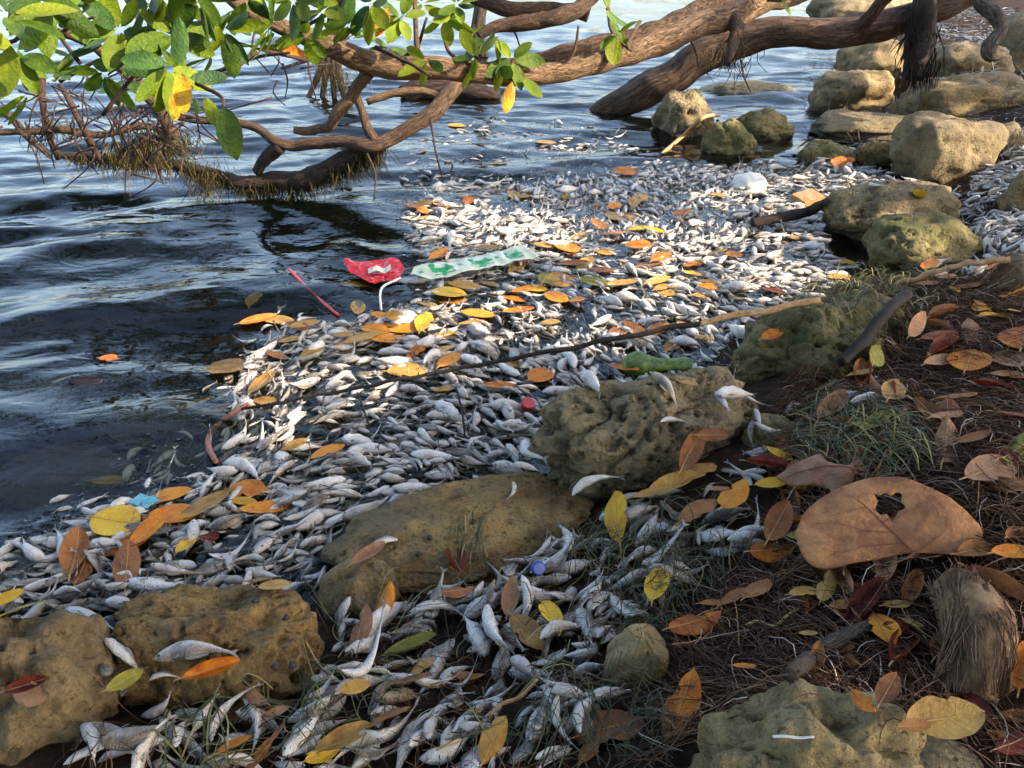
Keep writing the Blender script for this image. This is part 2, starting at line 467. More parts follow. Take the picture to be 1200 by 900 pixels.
M['moss_green'] = mat_simple('green_algae_film', [(0.36, (0.02, 0.045, 0.004)), (0.5, (0.06, 0.11, 0.008)), (0.64, (0.15, 0.20, 0.03))], 34, 0.4, 0.004)
M['brown_block'] = mat_flat('brown_wet_block', (0.42, 0.20, 0.06), 0.35, 0.5)
M['snail'] = mat_flat('snail_shell', (0.10, 0.095, 0.07), 0.45, 0.4, 0, 0.7)
M['snail_dark'] = mat_flat('dark_snail_shell', (0.016, 0.013, 0.013), 0.4, 0.4, 0, 0.5)
M['vein'] = mat_flat('leaf_vein', (0.20, 0.075, 0.04), 0.6, 0.3)
M['stem_tan'] = mat_flat('leaf_stem', (0.40, 0.25, 0.10), 0.6, 0.3)
M['stem_green'] = mat_flat('green_leaf_stem', (0.22, 0.30, 0.05), 0.5, 0.3)

# ------------------------------------------------------------------ terrain
SHORE_PX = [(-700, 800), (-250, 775), (0, 752), (170, 742), (330, 725), (395, 690), (470, 640), (640, 588), (700, 545),
            (790, 470), (865, 432), (900, 395), (960, 335), (1055, 305), (1090, 262), (1085, 205), (1050, 140), (1020, 70), (1020, 0)]
shore = [(P0(a, b).x, P0(a, b).y) for a, b in SHORE_PX] + [(9, 30), (60, 40), (60, -20), (-20, -20), (-20, 0.4)]
shore = np.array(shore)

def sdist(x, y):
    x = np.asarray(x, float); y = np.asarray(y, float)
    d = np.full(x.shape, 1e9)
    n = len(shore)
    for i in range(n):
        a, b = shore[i], shore[(i + 1) % n]
        e = b - a
        t = np.clip(((x - a[0]) * e[0] + (y - a[1]) * e[1]) / (e @ e), 0, 1)
        d = np.minimum(d, np.hypot(x - a[0] - t * e[0], y - a[1] - t * e[1]))
    return np.where(pip(x, y, shore), d, -d)

_ph = rng.uniform(0, 6.28, (14, 2)); _dir = rng.uniform(0, 6.28, 14); _fr = np.geomspace(1.2, 26, 14)
def wob(x, y):
    s = 0
    for i in range(14):
        s = s + (1 / _fr[i]) ** 0.9 * np.sin(_fr[i] * (x * math.cos(_dir[i]) + y * math.sin(_dir[i])) + _ph[i, 0] + 1.3 * np.sin(_fr[i] * .7 * y + _ph[i, 1]))
    return s

mound = P0(1130, 560, 0.25)
def hterr(x, y):
    d = sdist(x, y)
    land = 0.005 + 0.11 * sstep(0, 0.35, d) + 0.12 * sstep(0.3, 1.1, d) + 0.25 * sstep(1.2, 4.0, d)
    land = land + 0.09 * np.exp(-(((x - mound.x) / 0.34) ** 2 + ((y - mound.y) / 0.36) ** 2))
    sea = -0.04 - 0.22 * sstep(0, 0.8, -d) - 0.45 * sstep(0.6, 4, -d)
    return np.where(d > 0, land, np.maximum(sea, -0.04 + d * 1.2) if False else sea * sstep(-0.02, 0.25, -d)) + 0.022 * wob(x, y) * np.where(d > 0, sstep(0, .3, d) + .25, 0.6)

def graded(lo, hi, dlo, dhi, step, far):
    a = np.arange(dlo, dhi, step)
    L, g = [], step
    x = dlo
    while x > lo:
        g *= far; x -= g; L.append(x)
    Rr, g = [], step
    x = a[-1]
    while x < hi:
        g *= far; x += g; Rr.append(x)
    return np.concatenate([np.array(L[::-1]), a, np.array(Rr)])

def grid_mesh(xs, ys, zf):
    X, Y = np.meshgrid(xs, ys)
    Z = zf(X, Y)
    nx, ny = len(xs), len(ys)
    i = (np.arange(ny - 1)[:, None] * nx + np.arange(nx - 1)[None]).ravel()
    return np.stack([X, Y, Z], -1).reshape(-1, 3), np.stack([i, i + 1, i + 1 + nx, i + nx], 1)

v, q = grid_mesh(graded(-220, 220, -2.2, 3.6, 0.022, 1.13), graded(-40, 260, 0.5, 7.0, 0.022, 1.13), hterr)
kind(link('ground', MB().add(v, q).mesh('ground', M['ground'])), 'structure')

# water: real ripples, calmer where the fish carpet damps them
CARPET = [(470, 245), (520, 215), (620, 218), (700, 205), (760, 190), (850, 195), (900, 188), (960, 195), (1030, 200), (1075, 235), (985, 262),
          (965, 290), (1005, 335), (940, 350), (880, 400), (872, 440), (800, 450), (690, 462), (640, 555), (560, 580), (430, 610), (385, 650), (400, 690), (350, 700),
          (250, 715), (140, 735), (0, 745), (-60, 740), (-60, 650), (30, 640), (110, 600), (180, 580), (262, 555), (262, 500), (290, 420), (350, 385), (425, 372), (480, 345),
          (500, 305), (475, 275)]
_w = []
for i in range(34):
    lam = 0.11 * (1.075 ** i) * rng.uniform(.9, 1.1)
    _w.append((2 * math.pi / lam, rng.normal(R(98), R(30)), rng.uniform(0, 6.28), lam))
def hwater(x, y):
    wx = x + 0.10 * np.sin(1.9 * y + 0.8 * x) + 0.05 * np.sin(4.3 * x + 1.1 * y)
    wy = y + 0.12 * np.sin(1.5 * x + 0.4) + 0.05 * np.sin(3.7 * y - 2.0 * x)
    z = 0
    for kk, th, ph, lam in _w:
        if lam > 3: continue
        z = z + 0.0046 * lam * (lam ** 2 / (lam ** 2 + .025)) * np.sin(kk * (wx * math.cos(th) + wy * math.sin(th)) + ph)
    px, py, d = proj(x, y, 0 * x)
    ins = 0.0
    for a_, b_ in ((0, 0), (22, 0), (-22, 0), (0, 16), (0, -16), (45, 0), (-45, 0), (30, 24), (-30, -24)): ins = ins + pip(px + a_, py + b_, CARPET) / 9.0
    far = sstep(60, 12, np.hypot(x, y))
    return (1.0 - 0.80 * ins * (y > 0)) * z * 1.35 * far
v, q = grid_mesh(graded(-240, 240, -3.2, 3.4, 0.021, 1.10), graded(-1.5, 300, 0.75, 8.5, 0.019, 1.06), hwater)
kind(link('sea_water', MB().add(v, q).mesh('sea_water', M['water'])), 'structure')

# ------------------------------------------------------------------ height map of everything things can lie on
HX0, HY0, HRES, HNX, HNY = -3.5, 0.3, 0.01, 950, 900
gx = HX0 + HRES * (np.arange(HNX) + .5); gy = HY0 + HRES * (np.arange(HNY) + .5)
GX, GY = np.meshgrid(gx, gy)
HT = hterr(GX, GY)
HM = np.maximum(HT, -0.009)          # things float with their bellies a centimetre under the water
WAT = HT < -0.004
ROCK = np.zeros_like(HM, bool)

def cell(x, y):
    return (np.clip(((np.asarray(y) - HY0) / HRES).astype(int), 0, HNY - 1), np.clip(((np.asarray(x) - HX0) / HRES).astype(int), 0, HNX - 1))
def hz(x, y): return HM[cell(x, y)]
_dd = np.arange(0.55, 11, 0.006)
def hit(px, py, lift=0.0):
    """first point of the height map under a photograph pixel"""
    u, v = (px - 600) / F, (py - 450) / F
    X, Y, Z = u * _dd, _dd * (cp - v * sp), CAMZ - _dd * (sp + v * cp)
    w = np.where(Z < hz(X, Y))[0]
    i = w[0] if len(w) else len(_dd) - 1
    return Vector((X[i], Y[i], float(hz(X[i], Y[i])) + lift))
def surf_normal(x, y, r=0.03):
    zx = (hz(x + r, y) - hz(x - r, y)) / (2 * r); zy = (hz(x, y + r) - hz(x, y - r)) / (2 * r)
    n = Vector((-float(np.clip(zx, -.9, .9)), -float(np.clip(zy, -.9, .9)), 1)); n.normalize()
    return n

# ------------------------------------------------------------------ rocks
def ico(sub):
    import bmesh
    bm = bmesh.new()
    bmesh.ops.create_icosphere(bm, subdivisions=sub, radius=1.0)
    bm.verts.ensure_lookup_table()
    V = np.array([v.co[:] for v in bm.verts]); T = np.array([[x.index for x in f.verts] for f in bm.faces])
    bm.free()
    return V, T
ICO = {s: ico(s) for s in (3, 4, 5, 6, 7)}

def rock(name, label, px, py, zc, wpx, hpx, mat, seed, sub=5, yr=0.9, rough=0.22, pits=0.0, blocky=0.0, rot=0.0, tilt=0.0, crease=0.0, zr=None, group=None):
    """wpx, hpx: apparent half width and half height in photograph pixels"""
    c = P0(px, py, zc)
    _, _, d = proj(c.x, c.y, c.z)
    rx = wpx * d / F
    ang = math.atan2(CAMZ - c.z, c.y)
    ry = rx * yr
    hh = hpx * d / F
    rz = zr if zr else math.sqrt(max((hh ** 2 - (ry * math.sin(ang)) ** 2), (0.35 * hh) ** 2)) / math.cos(ang)
    V, T = ICO[sub]
    V = V.copy()
    if blocky:
        e = 1 - 0.6 * blocky
        n = (np.abs(V) ** (2 / e)).sum(1) ** (e / 2)
        V = V / n[:, None]
    Rm = Matrix.Rotation(rot, 3, 'Z') @ Matrix.Rotation(tilt, 3, 'Y')
    sv = Vector((seed * 3.7, seed * 1.3, seed * 7.1))
    rm = (rx * ry * rz) ** (1 / 3)
    out = np.zeros_like(V)
    pit_tree = None
    if pits:
        from mathutils.kdtree import KDTree
        area = 4 * math.pi * ((rx * ry) ** 1.6 / 3 + (rx * rz) ** 1.6 / 3 + (ry * rz) ** 1.6 / 3) ** (1 / 1.6)
        rs_ = random.Random(int(seed * 100))
        cen = []
        lim = int(min(800, area * 1250 * pits))
        while len(cen) < lim:
            q_ = V[rs_.randrange(len(V))] * [rx, ry, rz]
            if noise.noise(Vector(q_) * 8 + sv) < rs_.uniform(-.5, .35): continue
            cen.append((Vector(q_), (.004 + .010 * rs_.random() ** 2.6) * min(1.4, rm / .13)))
        pit_tree = KDTree(len(cen))
        for i_, (q_, _) in enumerate(cen): pit_tree.insert(q_, i_)
        pit_tree.balance()
    N = V / np.linalg.norm(V, axis=1)[:, None]
    for i in range(len(V)):
        n = Vector(N[i])
        a = noise.noise(n * 1.3 + sv)
        b = noise.fractal(n * 2.2 + sv, 1.1, 2.1, 4)
        s = 1 + rough * (0.9 * a + 0.55 * b)
        p = Vector((V[i][0] * rx, V[i][1] * ry, V[i][2] * rz))
        if crease:
            cz = abs(noise.noise(n * 1.7 + sv * 1.9))
            s -= crease * max(0, 1 - cz / 0.09)
        fine = (noise.fractal(p * 16 + sv, 0.8, 2.0, 5) * 0.007 + .0012 * noise.ridged_multi_fractal(p * 9 + sv, .9, 2.1, 4, 1.0, 2.0)) * min(1, rm / .12)
        if pits:
            for _, i_, dd in pit_tree.find_n(p, 3):
                pr = cen[i_][1] * (1 + .5 * noise.noise(p * 60))
                if dd < pr: fine -= 1.7 * pr * (1 - (dd / pr) ** 3) * .8; break
        out[i] = (p * s + n * fine)[:]
    W = out @ np.array(Rm.transposed())
    me = MB().add(W, t=T).mesh(name, mat)
    o = link(name, me, loc=c)
    tag(o, label, 'rock', group)
    # splat into the height map
    A = W + np.array(c[:])
    A = np.vstack([A, A[T].mean(1)])
    iy, ix = cell(A[:, 0], A[:, 1])
    ok = (A[:, 0] > HX0) & (A[:, 0] < HX0 + HRES * HNX) & (A[:, 1] > HY0) & (A[:, 1] < HY0 + HRES * HNY)
    if not ok.any(): return o
    tmp = np.full(HM.shape, -9.0)
    np.maximum.at(tmp, (iy[ok], ix[ok]), A[ok, 2])
    y0, y1, x0, x1 = max(iy[ok].min() - 1, 1), min(iy[ok].max() + 2, HNY - 1), max(ix[ok].min() - 1, 1), min(ix[ok].max() + 2, HNX - 1)
    sub_ = np.max([tmp[y0 + a:y1 + a, x0 + b:x1 + b] for a in (-1, 0, 1) for b in (-1, 0, 1)], 0)
    up = sub_ > HM[y0:y1, x0:x1]
    HM[y0:y1, x0:x1] = np.where(up, sub_, HM[y0:y1, x0:x1])
    ROCK[y0:y1, x0:x1] |= up
    WAT[y0:y1, x0:x1] &= ~up
    return o

RP, RT, RO, RS, RM, RY = (M['rock_' + x] for x in ('porous', 'tan', 'ochre', 'smooth', 'moss', 'yellow'))
rock('porous_rock', 'olive brown pitted boulder with a deep crease above the flat slab', 760, 516, 0.10, 128, 76, RP, 1.0, 7, 0.62, 0.26, 0.9, 0.1, rot=0.25, crease=0.12)
rock('slab_rock', 'long flat brown slab rock with an ochre patch sloping into the water', 560, 622, 0.02, 150, 58, RO, 2.3, 6, 0.55, 0.24, 0.25, 0.25, rot=0.42, crease=.05)
rock('slab_rock', 'grey brown rock foot at the lower end of the flat slab', 425, 700, 0.015, 46, 42, RT, 2.9, 5, 0.9, 0.2, 0.2)
rock('ridge_rock', 'brown ridged rock with ochre honeycomb face under the large silver fish', 258, 785, 0.07, 124, 90, RO, 3.1, 7, 0.72, 0.34, 0.8, 0.15, rot=-0.1, crease=0.07)
rock('low_rock', 'low tan rock holding the curled dark red leaf', 50, 835, 0.10, 92, 100, RT, 4.2, 6, 0.85, 0.3, 0.5, 0.1)
rock('yellow_rock', 'pale yellow rough rock at the edge of the root litter with a stray white twig', 940, 925, 0.24, 112, 96, RY, 5.4, 6, 0.75, 0.42, 0.22, 0.35, zr=.15, crease=.05)
rock('yellow_rock', 'darker olive rock lobe under the broad tan leaf', 1092, 915, 0.24, 70, 40, RP, 5.9, 5, 0.8, 0.2, 0.3)
rock('small_rock', 'small squarish yellow rock wedged between the fish heap and root litter', 746, 784, 0.14, 36, 40, RY, 6.6, 5, 0.8, 0.16, 0.25, 0.5, rot=0.3)
rock('mossy_rock', 'dark mossy pitted rock beneath the charred black stick', 945, 425, 0.10, 76, 66, RM, 7.7, 6, 0.8, 0.3, 0.9, 0.0, crease=0.08)
rock('mossy_rock', 'mossy rock lump with a round hole where the black stick starts', 1012, 378, 0.17, 46, 38, RM, 8.1, 5, 0.9, 0.25, 0.8)
rock('mossy_rock', 'low mossy stone under the grass tuft beside the lobed brown leaf', 905, 535, 0.09, 42, 46, RM, 8.8, 5, 0.9, 0.22, 0.5)
rock('mossy_rock', 'flat crumbly stone under the grass tuft and stray fish', 985, 505, 0.16, 50, 28, RM, 9.3, 5, 0.8, 0.22, 0.5)
rock('sunlit_rock', 'long pitted sunlit rock with a small yellow leaf on top', 1045, 250, 0.08, 82, 36, RP, 9.9, 5, 0.55, 0.22, 0.7, 0.3, rot=0.25)
rock('sunlit_rock', 'olive mossy rock in front of the long sunlit rock', 1080, 288, 0.10, 64, 38, RM, 10.5, 5, 0.75, 0.24, 0.6, 0.1, rot=0.3)
rock('boulder', 'big squarish tan boulder with a smooth sunlit flank', 1104, 182, 0.12, 54, 42, RS, 11.2, 5, 0.85, 0.24000000000000002, 0.15, 0.7, rot=0.35, tilt=0.15)
rock('flat_rock', 'wide flat rock with a puddle behind the big tan boulder', 1140, 124, 0.14, 78, 29, RT, 12.4, 5, 0.8, 0.25, 0.15, 0.6000000000000001, zr=0.20)
rock('boulder', 'rounded olive boulder with dark specks at the water edge', 998, 112, 0.10, 46, 28, RT, 13.6, 5, 0.8, 0.25, 0.2, 0.4, rot=0.3)
rock('boulder', 'slanting boulder behind the dark speckled one below the thick trunk', 1030, 82, 0.16, 46, 32, RT, 14.1, 5, 0.8, 0.26, 0.2, 0.4, rot=0.4)
rock('flat_rock', 'smooth flat tan rock in the shallows below the speckled boulder', 1008, 150, 0.03, 52, 17, RS, 15.2, 5, 0.7, 0.25, 0.15, 0.5)
rock('boulder', 'smooth curved grey tan boulder under the twisted hanging stub', 1135, 80, 0.26, 46, 26, RS, 16.3, 5, 0.8, 0.22, 0.15, 0.4)
rock('boulder', 'broad smooth boulder rising at the edge of the bank beyond the flat rock', 1196, 62, 0.32, 34, 46, RS, 16.9, 5, 0.8, 0.12, 0.0, 0.3)
rock('shallows_rock', 'upright brown pitted rock in the shallows next to the fallen branch', 800, 143, 0.05, 33, 34, RP, 17.5, 5, 0.9, 0.28, 0.8, 0.1)
rock('shallows_rock', 'squat olive rock with the pale stick leaning across it', 853, 170, 0.04, 27, 25, RM, 18.2, 5, 0.9, 0.24, 0.5, 0.1)
rock('shallows_rock', 'low dark olive rock behind the squat olive one', 893, 151, 0.03, 35, 21, RM, 19.7, 5, 0.8, 0.24, 0.5)
rock('shallows_rock', 'barely awash grey rock with ripples running over it', 880, 110, -0.02, 58, 14, RP, 20.3, 5, 0.6, 0.2, 0.3)
rock('shallows_rock', 'small green mossy rock at the edge of the floating fish', 968, 186, 0.03, 31, 21, RM, 21.1, 5, 0.8, 0.22, 0.4)
rock('shallows_rock', 'small brown rock beside the red orange leaf', 1024, 184, 0.04, 22, 18, RO, 22.6, 5, 0.8, 0.2, 0.3)
rock('shallows_rock', 'yellowish rock lying just under water below the thick trunk', 745, 163, -0.10, 36, 14, RO, 23.8, 5, 0.8, 0.2, 0.2)
rock('far_rock', 'large dark rock under the thick trunk across the inlet', 1005, 14, 0.14, 58, 30, RP, 24.4, 5, 0.8, 0.22, 0.3)
rock('edge_stone', 'grey stone at the end of the dry palm stem', 1196, 328, 0.22, 30, 28, RS, 25.1, 5, 0.8, 0.16, 0.0, 0.2)
rock('edge_stone', 'brown stone above the fish pocket past the big tan boulder', 1200, 232, 0.16, 24, 30, RT, 26.2, 5, 0.8, 0.18, 0.1)
rock('edge_stone', 'small round grey stone by the wet bank slope under the thick trunk', 1180, 165, 0.16, 26, 18, RP, 26.9, 4, 0.8, 0.18, 0.1)
for i, (a, b, w, h_) in enumerate([(70, 560, 75, 30), (170, 500, 60, 22), (20, 470, 60, 24), (210, 540, 36, 16), (420, 560, 40, 20)]):
    rock('submerged_rock', 'dim algae coated rock under the dark water', a, b, -0.16, w, h_, RM, 27 + i, 4, 0.8, 0.25, 0.2, zr=0.06, group='submerged rocks in the shallows')

# ------------------------------------------------------------------ fish
PT = np.array([0, .03, .09, .18, .30, .44, .58, .70, .80, .88, .94])
PR = np.array([.10, .34, .62, .86, 1.0, .98, .82, .60, .40, .25, .21])
def fish_body(nr, ns, D, W, bend=0.0, bend2=0.0, belly=0.25, seed=0, tail=True, lump=0.06):
    """unit length; x from head (-.5) to tail (+.5), z towards the back, y sideways"""
    ts = np.linspace(0, 1, nr) ** 1.15 * 0.94
    rs = np.interp(ts, PT, PR)
    V, bk, al = [], [], []
    ang = np.arange(ns) * 2 * math.pi / ns
    for t, r in zip(ts, rs):
        lum = 1 + lump * (noise.noise(Vector((t * 5, seed * 3.1, 0))) + np.array([.8 * noise.noise(Vector((t * 7, math.cos(a_) * 1.2 + seed * 5, math.sin(a_) * 1.2))) for a_ in ang]))
        zz = np.sin(ang) * D * r * lum
        zz = np.where(zz < 0, zz * (1 + belly * math.sin(math.pi * min(1, t * 1.5)) * .5), zz)
        yy = np.cos(ang) * W * (r ** 1.05 if t < .8 else r * .6) * lum
        off1 = bend * ((t - .35) ** 2 * 1.6) * (1 if t > .35 else .5)
        off2 = bend2 * ((t - .4) ** 2 * 1.5)
        V.append(np.stack([np.full(ns, t - .5), yy + off1, zz + off2], 1))
        bk.append(np.sin(ang)); al.append(np.full(ns, t))
    V = np.vstack(V); bk = np.concatenate(bk); al = np.concatenate(al)
    i0 = (np.arange(nr - 1)[:, None] * ns + np.arange(ns)[None]).ravel()
    i1 = (np.arange(nr - 1)[:, None] * ns + (np.arange(ns)[None] + 1) % ns).ravel()
    Q = np.stack([i0, i0 + ns, i1 + ns, i1], 1)
    n = len(V)
    V = np.vstack([V, V[:ns].mean(0) + [-.012, 0, 0], V[(nr - 1) * ns:].mean(0)])
    bk = np.append(bk, [0, 0]); al = np.append(al, [0, .95])
    T = [(n, k_, (k_ + 1) % ns) for k_ in range(ns)] + [(n + 1, (nr - 1) * ns + (k_ + 1) % ns, (nr - 1) * ns + k_) for k_ in range(ns)]
    e = V[n + 1].copy()
    dx = V[n + 1] - V[(nr - 2) * ns:(nr - 1) * ns].mean(0)
    return V, Q, np.array(T), bk, al, e, dx / np.linalg.norm(dx)

def fish_tail(e, dx, size=.13, fork=.5, seed=0):
    """thin forked fin with a little thickness"""
    r_ = random.Random(seed)
    up = np.array([0, 0, 1.0]); side = np.cross(dx, up); side /= np.linalg.norm(side)
    rows = []
    for u, hgt in ((-.15, .22), (.25, .42), (.65, .8), (1.0, 1.0)):
        for s in (-1, -.5, 0, .5, 1):
            x = u * (1 - fork * (1 - abs(s)) * (u > .3))
            rows.append(e + dx * x * size + up * s * hgt * size * .72 + side * r_.uniform(-.012, .012))
    A = np.array(rows)
    th = side * .004
    V = np.vstack([A + th, A - th])
    Q = []
    for i in range(3):
        for j in range(4):
            a = i * 5 + j
            Q.append((a, a + 1, a + 6, a + 5)); Q.append((a + 20, a + 25, a + 26, a + 21))
    b = [0, 1, 2, 3, 4, 9, 14, 19, 18, 17, 16, 15, 10, 5]
    for i in range(len(b)):
        c, d = b[i], b[(i + 1) % len(b)]
        Q.append((c, c + 20, d + 20, d))
    return V, np.array(Q)

FV = []   # detailed variants: meshes for body, tail, dorsal fin, pectoral fin, eyes
SPEC = [(.128, .10, .2, .0), (.11, .088, .5, .06), (.138, .105, -.4, .0), (.092, .076, .9, -.1), (.16, .125, .2, .05), (.115, .09, -.8, .05), (.13, .108, .1, -.1), (.125, .09, .6, .08), (.095, .072, -1.3, .06), (.175, .145, .25, 0), (.105, .085, .4, .1), (.085, .068, -.6, -.1)]
for i, (D, W, b1, b2) in enumerate(SPEC):
    V, Q, T, bk, al, e, dx = fish_body(17, 14, D, W, b1, b2, .35, i, lump=.2)
    body = MB().add(V, Q, T, back=bk, along=al, rnd=0.0, fx=V[:, 0], fy=V[:, 1], fz=V[:, 2]).mesh('fish_body', M['fish_pale'])
    tv, tq = fish_tail(e, dx, .13 if i % 3 else .10, .5, i)
    tail = MB().add(tv, tq).mesh('fish_tail_fin', M['fin'], False)
    def spine(t):
        return np.array([t - .5, b1 * ((t - .35) ** 2 * 1.6) * (1 if t > .35 else .5), b2 * ((t - .4) ** 2 * 1.5)])
    fv = []
    for j, t in enumerate(np.linspace(.40, .68, 5)):
        base = spine(t); r0 = np.interp(t, PT, PR) * D
        hgt = [.02, .055, .05, .035, .012][j]
        for s in (-.005, .005):
            fv += [base + [0, s, r0 * .9], base + [.02, s * .4, r0 + hgt]]
    fq = []
    for j in range(4):
        a = j * 4
        fq += [(a, a + 4, a + 5, a + 1), (a + 2, a + 3, a + 7, a + 6)]
    dors = MB().add(fv, fq).mesh('fish_dorsal_fin', M['fin'], False)
    pv, pq = [], []
    base = spine(.27); wy = W * np.interp(.27, PT, PR)
    for j, (u, h1, h2) in enumerate(((0, .005, .02), (.05, -.01, .035), (.10, -.02, .03), (.125, -.012, .008))):
        pv += [base + [u, wy * 1.0 + .01 + u * .25, -D * .2 + h1], base + [u, wy * 1.0 + .012 + u * .25, -D * .2 + h2]]
    for j in range(3): pq.append((j * 2, j * 2 + 1, j * 2 + 3, j * 2 + 2))
    pec = MB().add(pv, pq).mesh('fish_side_fin', M['fin'], False)
    ev, et = ICO[3]
    ey = []
    for s in (-1, 1):
        c = spine(.085) + [0, s * W * .60 * .93, D * .14]
        ey.append(MB().add(ev * [.021, .010, .021] + c, t=et).mesh('fish_eye', M['eye']))
    lo = fish_body(9, 8, D, W, b1, b2, .35, i, lump=.2)
    FV.append(dict(body=body, tail=tail, dorsal=dors, pec=pec, eyes=ey, lo=lo, lotail=fish_tail(lo[5], lo[6], .13, .5, i), D=D, W=W, b1=b1))

fish = []     # (matrix, length, variant, look, zone, order)
def head_field(x, y):
    return 0.25 + 1.5 * math.sin(1.7 * x + .6) * math.cos(1.5 * y - .4) + 0.9 * noise.noise(Vector((x * 2.3, y * 2.3, 4.2)))

def put_fish(x, y, L, head, roll, var, look, zone, maxh=9.0, sink=0.0, dark=None):
    v = FV[var]
    c, s = math.cos(head), math.sin(head)
    fx, fy = x + c * L * np.array([-.38, -.15, .1, .36]), y + s * L * np.array([-.38, -.15, .1, .36])
    hs = np.minimum(hz(fx, fy), maxh)
    th = L * (v['W'] * abs(math.sin(roll)) + v['D'] * abs(math.cos(roll)))
    slope = float(np.clip((hs[3] + hs[2] - hs[0] - hs[1]) / (L * .9), -.75, .75))
    if zone != 'named' and hs.max() - hs.min() > .055: return
    slope = float(np.clip(slope, -.35, .35)) if zone == 'named' else float(np.clip(slope, -.55, .55))
    base = float(np.sort(hs)[1:].mean()) if hs.max() - hs.min() < .05 else float(np.median(hs))
    z = base + th * .72 - sink
    mt = (Matrix.Translation((x, y, z)) @ Matrix.Rotation(head, 4, 'Z') @ Matrix.Rotation(-math.atan(slope), 4, 'Y')
          @ Matrix.Rotation(roll, 4, 'X') @ Matrix.Diagonal((L, L * random.uniform(.8, 1.2), L * random.uniform(.8, 1.2), 1)))
    fish.append((mt, L, var, look, zone, len(fish)))
    wd = L * (v['D'] * abs(math.sin(roll)) + v['W'] * abs(math.cos(roll)))
    uu = np.linspace(-.42, .40, 9)[:, None] * L; ww = np.linspace(-.7, .7, 5)[None] * wd
    X = x + c * uu - s * ww; Y = y + s * uu + c * ww
    Zt = z + slope * uu + th * .62 * np.sqrt(np.clip(1 - (uu / (L * .5)) ** 2, .1, 1)) + 0 * ww
    iy, ix = cell(X.ravel(), Y.ravel())
    np.maximum.at(HM, (iy, ix), Zt.ravel())

def pick_roll():
    u = random.random()
    if u < .52: return math.pi + random.gauss(0, .45)        # belly up
    if u < .92: return random.choice((-1, 1)) * math.pi / 2 + random.gauss(0, .35)
    return random.gauss(0, .4)

def pick_look(p=.5, m=.33):
    u = random.random()
    return 'pale' if u < p else 'mottled' if u < p + m else 'dark'

def scatter(poly, dens, zone, lmin, lmax, maxh, p, m, sink=0.0, rock_p=0.0, jitter=.55, vs_=None):
    W_ = [P0(a, b, 0.0) for a, b in poly] + [P0(a, b, 0.15) for a, b in poly]
    x0, x1 = min(w.x for w in W_), max(w.x for w in W_)
    y0, y1 = min(w.y for w in W_), max(w.y for w in W_)
    n = int(dens * (x1 - x0) * (y1 - y0))
    xs, ys = rng.uniform(x0, x1, n), rng.uniform(y0, y1, n)
    iy, ix = cell(xs, ys)
    px, py, _ = proj(xs, ys, np.maximum(HM0[iy, ix], 0))
    ok = pip(px, py, poly) & (~ROCK[iy, ix] | (rng.random(n) < rock_p))
    for x, y in zip(xs[ok], ys[ok]):
        L = lmin + (lmax - lmin) * random.random() ** 1.4
        v = random.choice(vs_) if vs_ else random.randrange(len(FV))
        look = pick_look(p, m)
        put_fish(x, y, L, head_field(x, y) + random.gauss(0, jitter) + (math.pi if random.random() < .4 else 0), pick_roll(), v, look, zone, maxh, sink)

HM0 = HM.copy()
Z_FLOAT, Z_HEAP, Z_PLEFT, Z_GAP, Z_POCKET, Z_RIGHT, Z_OPEN = 'float', 'heap', 'left', 'gap', 'pocket', 'right', 'open'
# sunken ones first, then the carpet itself
scatter(CARPET, 420, Z_FLOAT, .05, .10, -.007, .3, .4, 0.006)
scatter(CARPET, 640, Z_FLOAT, .040, .088, .000, .24, .42, 0.006)
scatter(CARPET, 240, Z_FLOAT, .05, .10, .003, .74, .2, 0.003, vs_=(0, 1, 2, 4, 6, 7, 9))
scatter(CARPET, 30, Z_FLOAT, .11, .15, .005, .7, .2, 0.002, vs_=(0, 2, 4, 6, 9))
scatter([(-20, 650), (120, 600), (260, 560), (430, 605), (390, 690), (250, 715), (-20, 745)], 230, Z_FLOAT, .06, .12, .012, .5, .35, 0.0)
scatter([(470, 600), (390, 640), (300, 560), (640, 470), (650, 560)], 90, Z_FLOAT, .07, .115, .014, .8, .15, 0.0)
# the fringe that drifts out into the waves
scatter([(480, 170), (560, 140), (700, 140), (760, 185), (700, 210), (620, 222), (520, 218), (460, 245)], 190, Z_OPEN, .05, .10, -.008, .45, .35, 0.007)
scatter([(60, 600), (220, 500), (265, 450), (300, 400), (420, 375), (470, 345), (430, 380), (290, 430), (262, 560), (110, 600), (0, 650)], 260, Z_OPEN, .05, .10, -.008, .4, .4, 0.006)
scatter([(0, 660), (60, 570), (200, 470), (250, 400), (330, 350), (420, 345), (330, 420), (270, 560), (110, 610)], 60, Z_OPEN, .05, .09, -.008, .45, .4, 0.006)
# wedged among the rocks of the far shore
scatter([(940, 190), (1010, 170), (1060, 190), (1070, 225), (1130, 230), (1160, 190), (1215, 170), (1215, 300), (1140, 325), (1135, 265), (1090, 225), (1000, 240), (960, 225)], 430, Z_RIGHT, .06, .115, .30, .6, .3, 0.0, .12)
scatter([(1080, 300), (1150, 285), (1210, 280), (1210, 350), (1160, 330), (1085, 325)], 300, Z_RIGHT, .06, .11, .30, .6, .3, 0.0, .1)
# pocket below the charred stick, gap beside the pitted boulder
scatter([(1015, 425), (1052, 425), (1055, 470), (1000, 500), (955, 490), (1000, 455)], 520, Z_POCKET, .06, .10, .34, .6, .3, 0.0, .5)
scatter([(835, 455), (885, 470), (908, 520), (905, 560), (870, 585), (845, 560), (880, 525), (835, 490)], 520, Z_GAP, .06, .095, .3, .7, .25, 0.0, .4)
scatter([(690, 590), (760, 575), (850, 570), (905, 610), (880, 650), (810, 660), (700, 625)], 330, Z_GAP, .06, .11, .3, .45, .35, 0.0, .2)
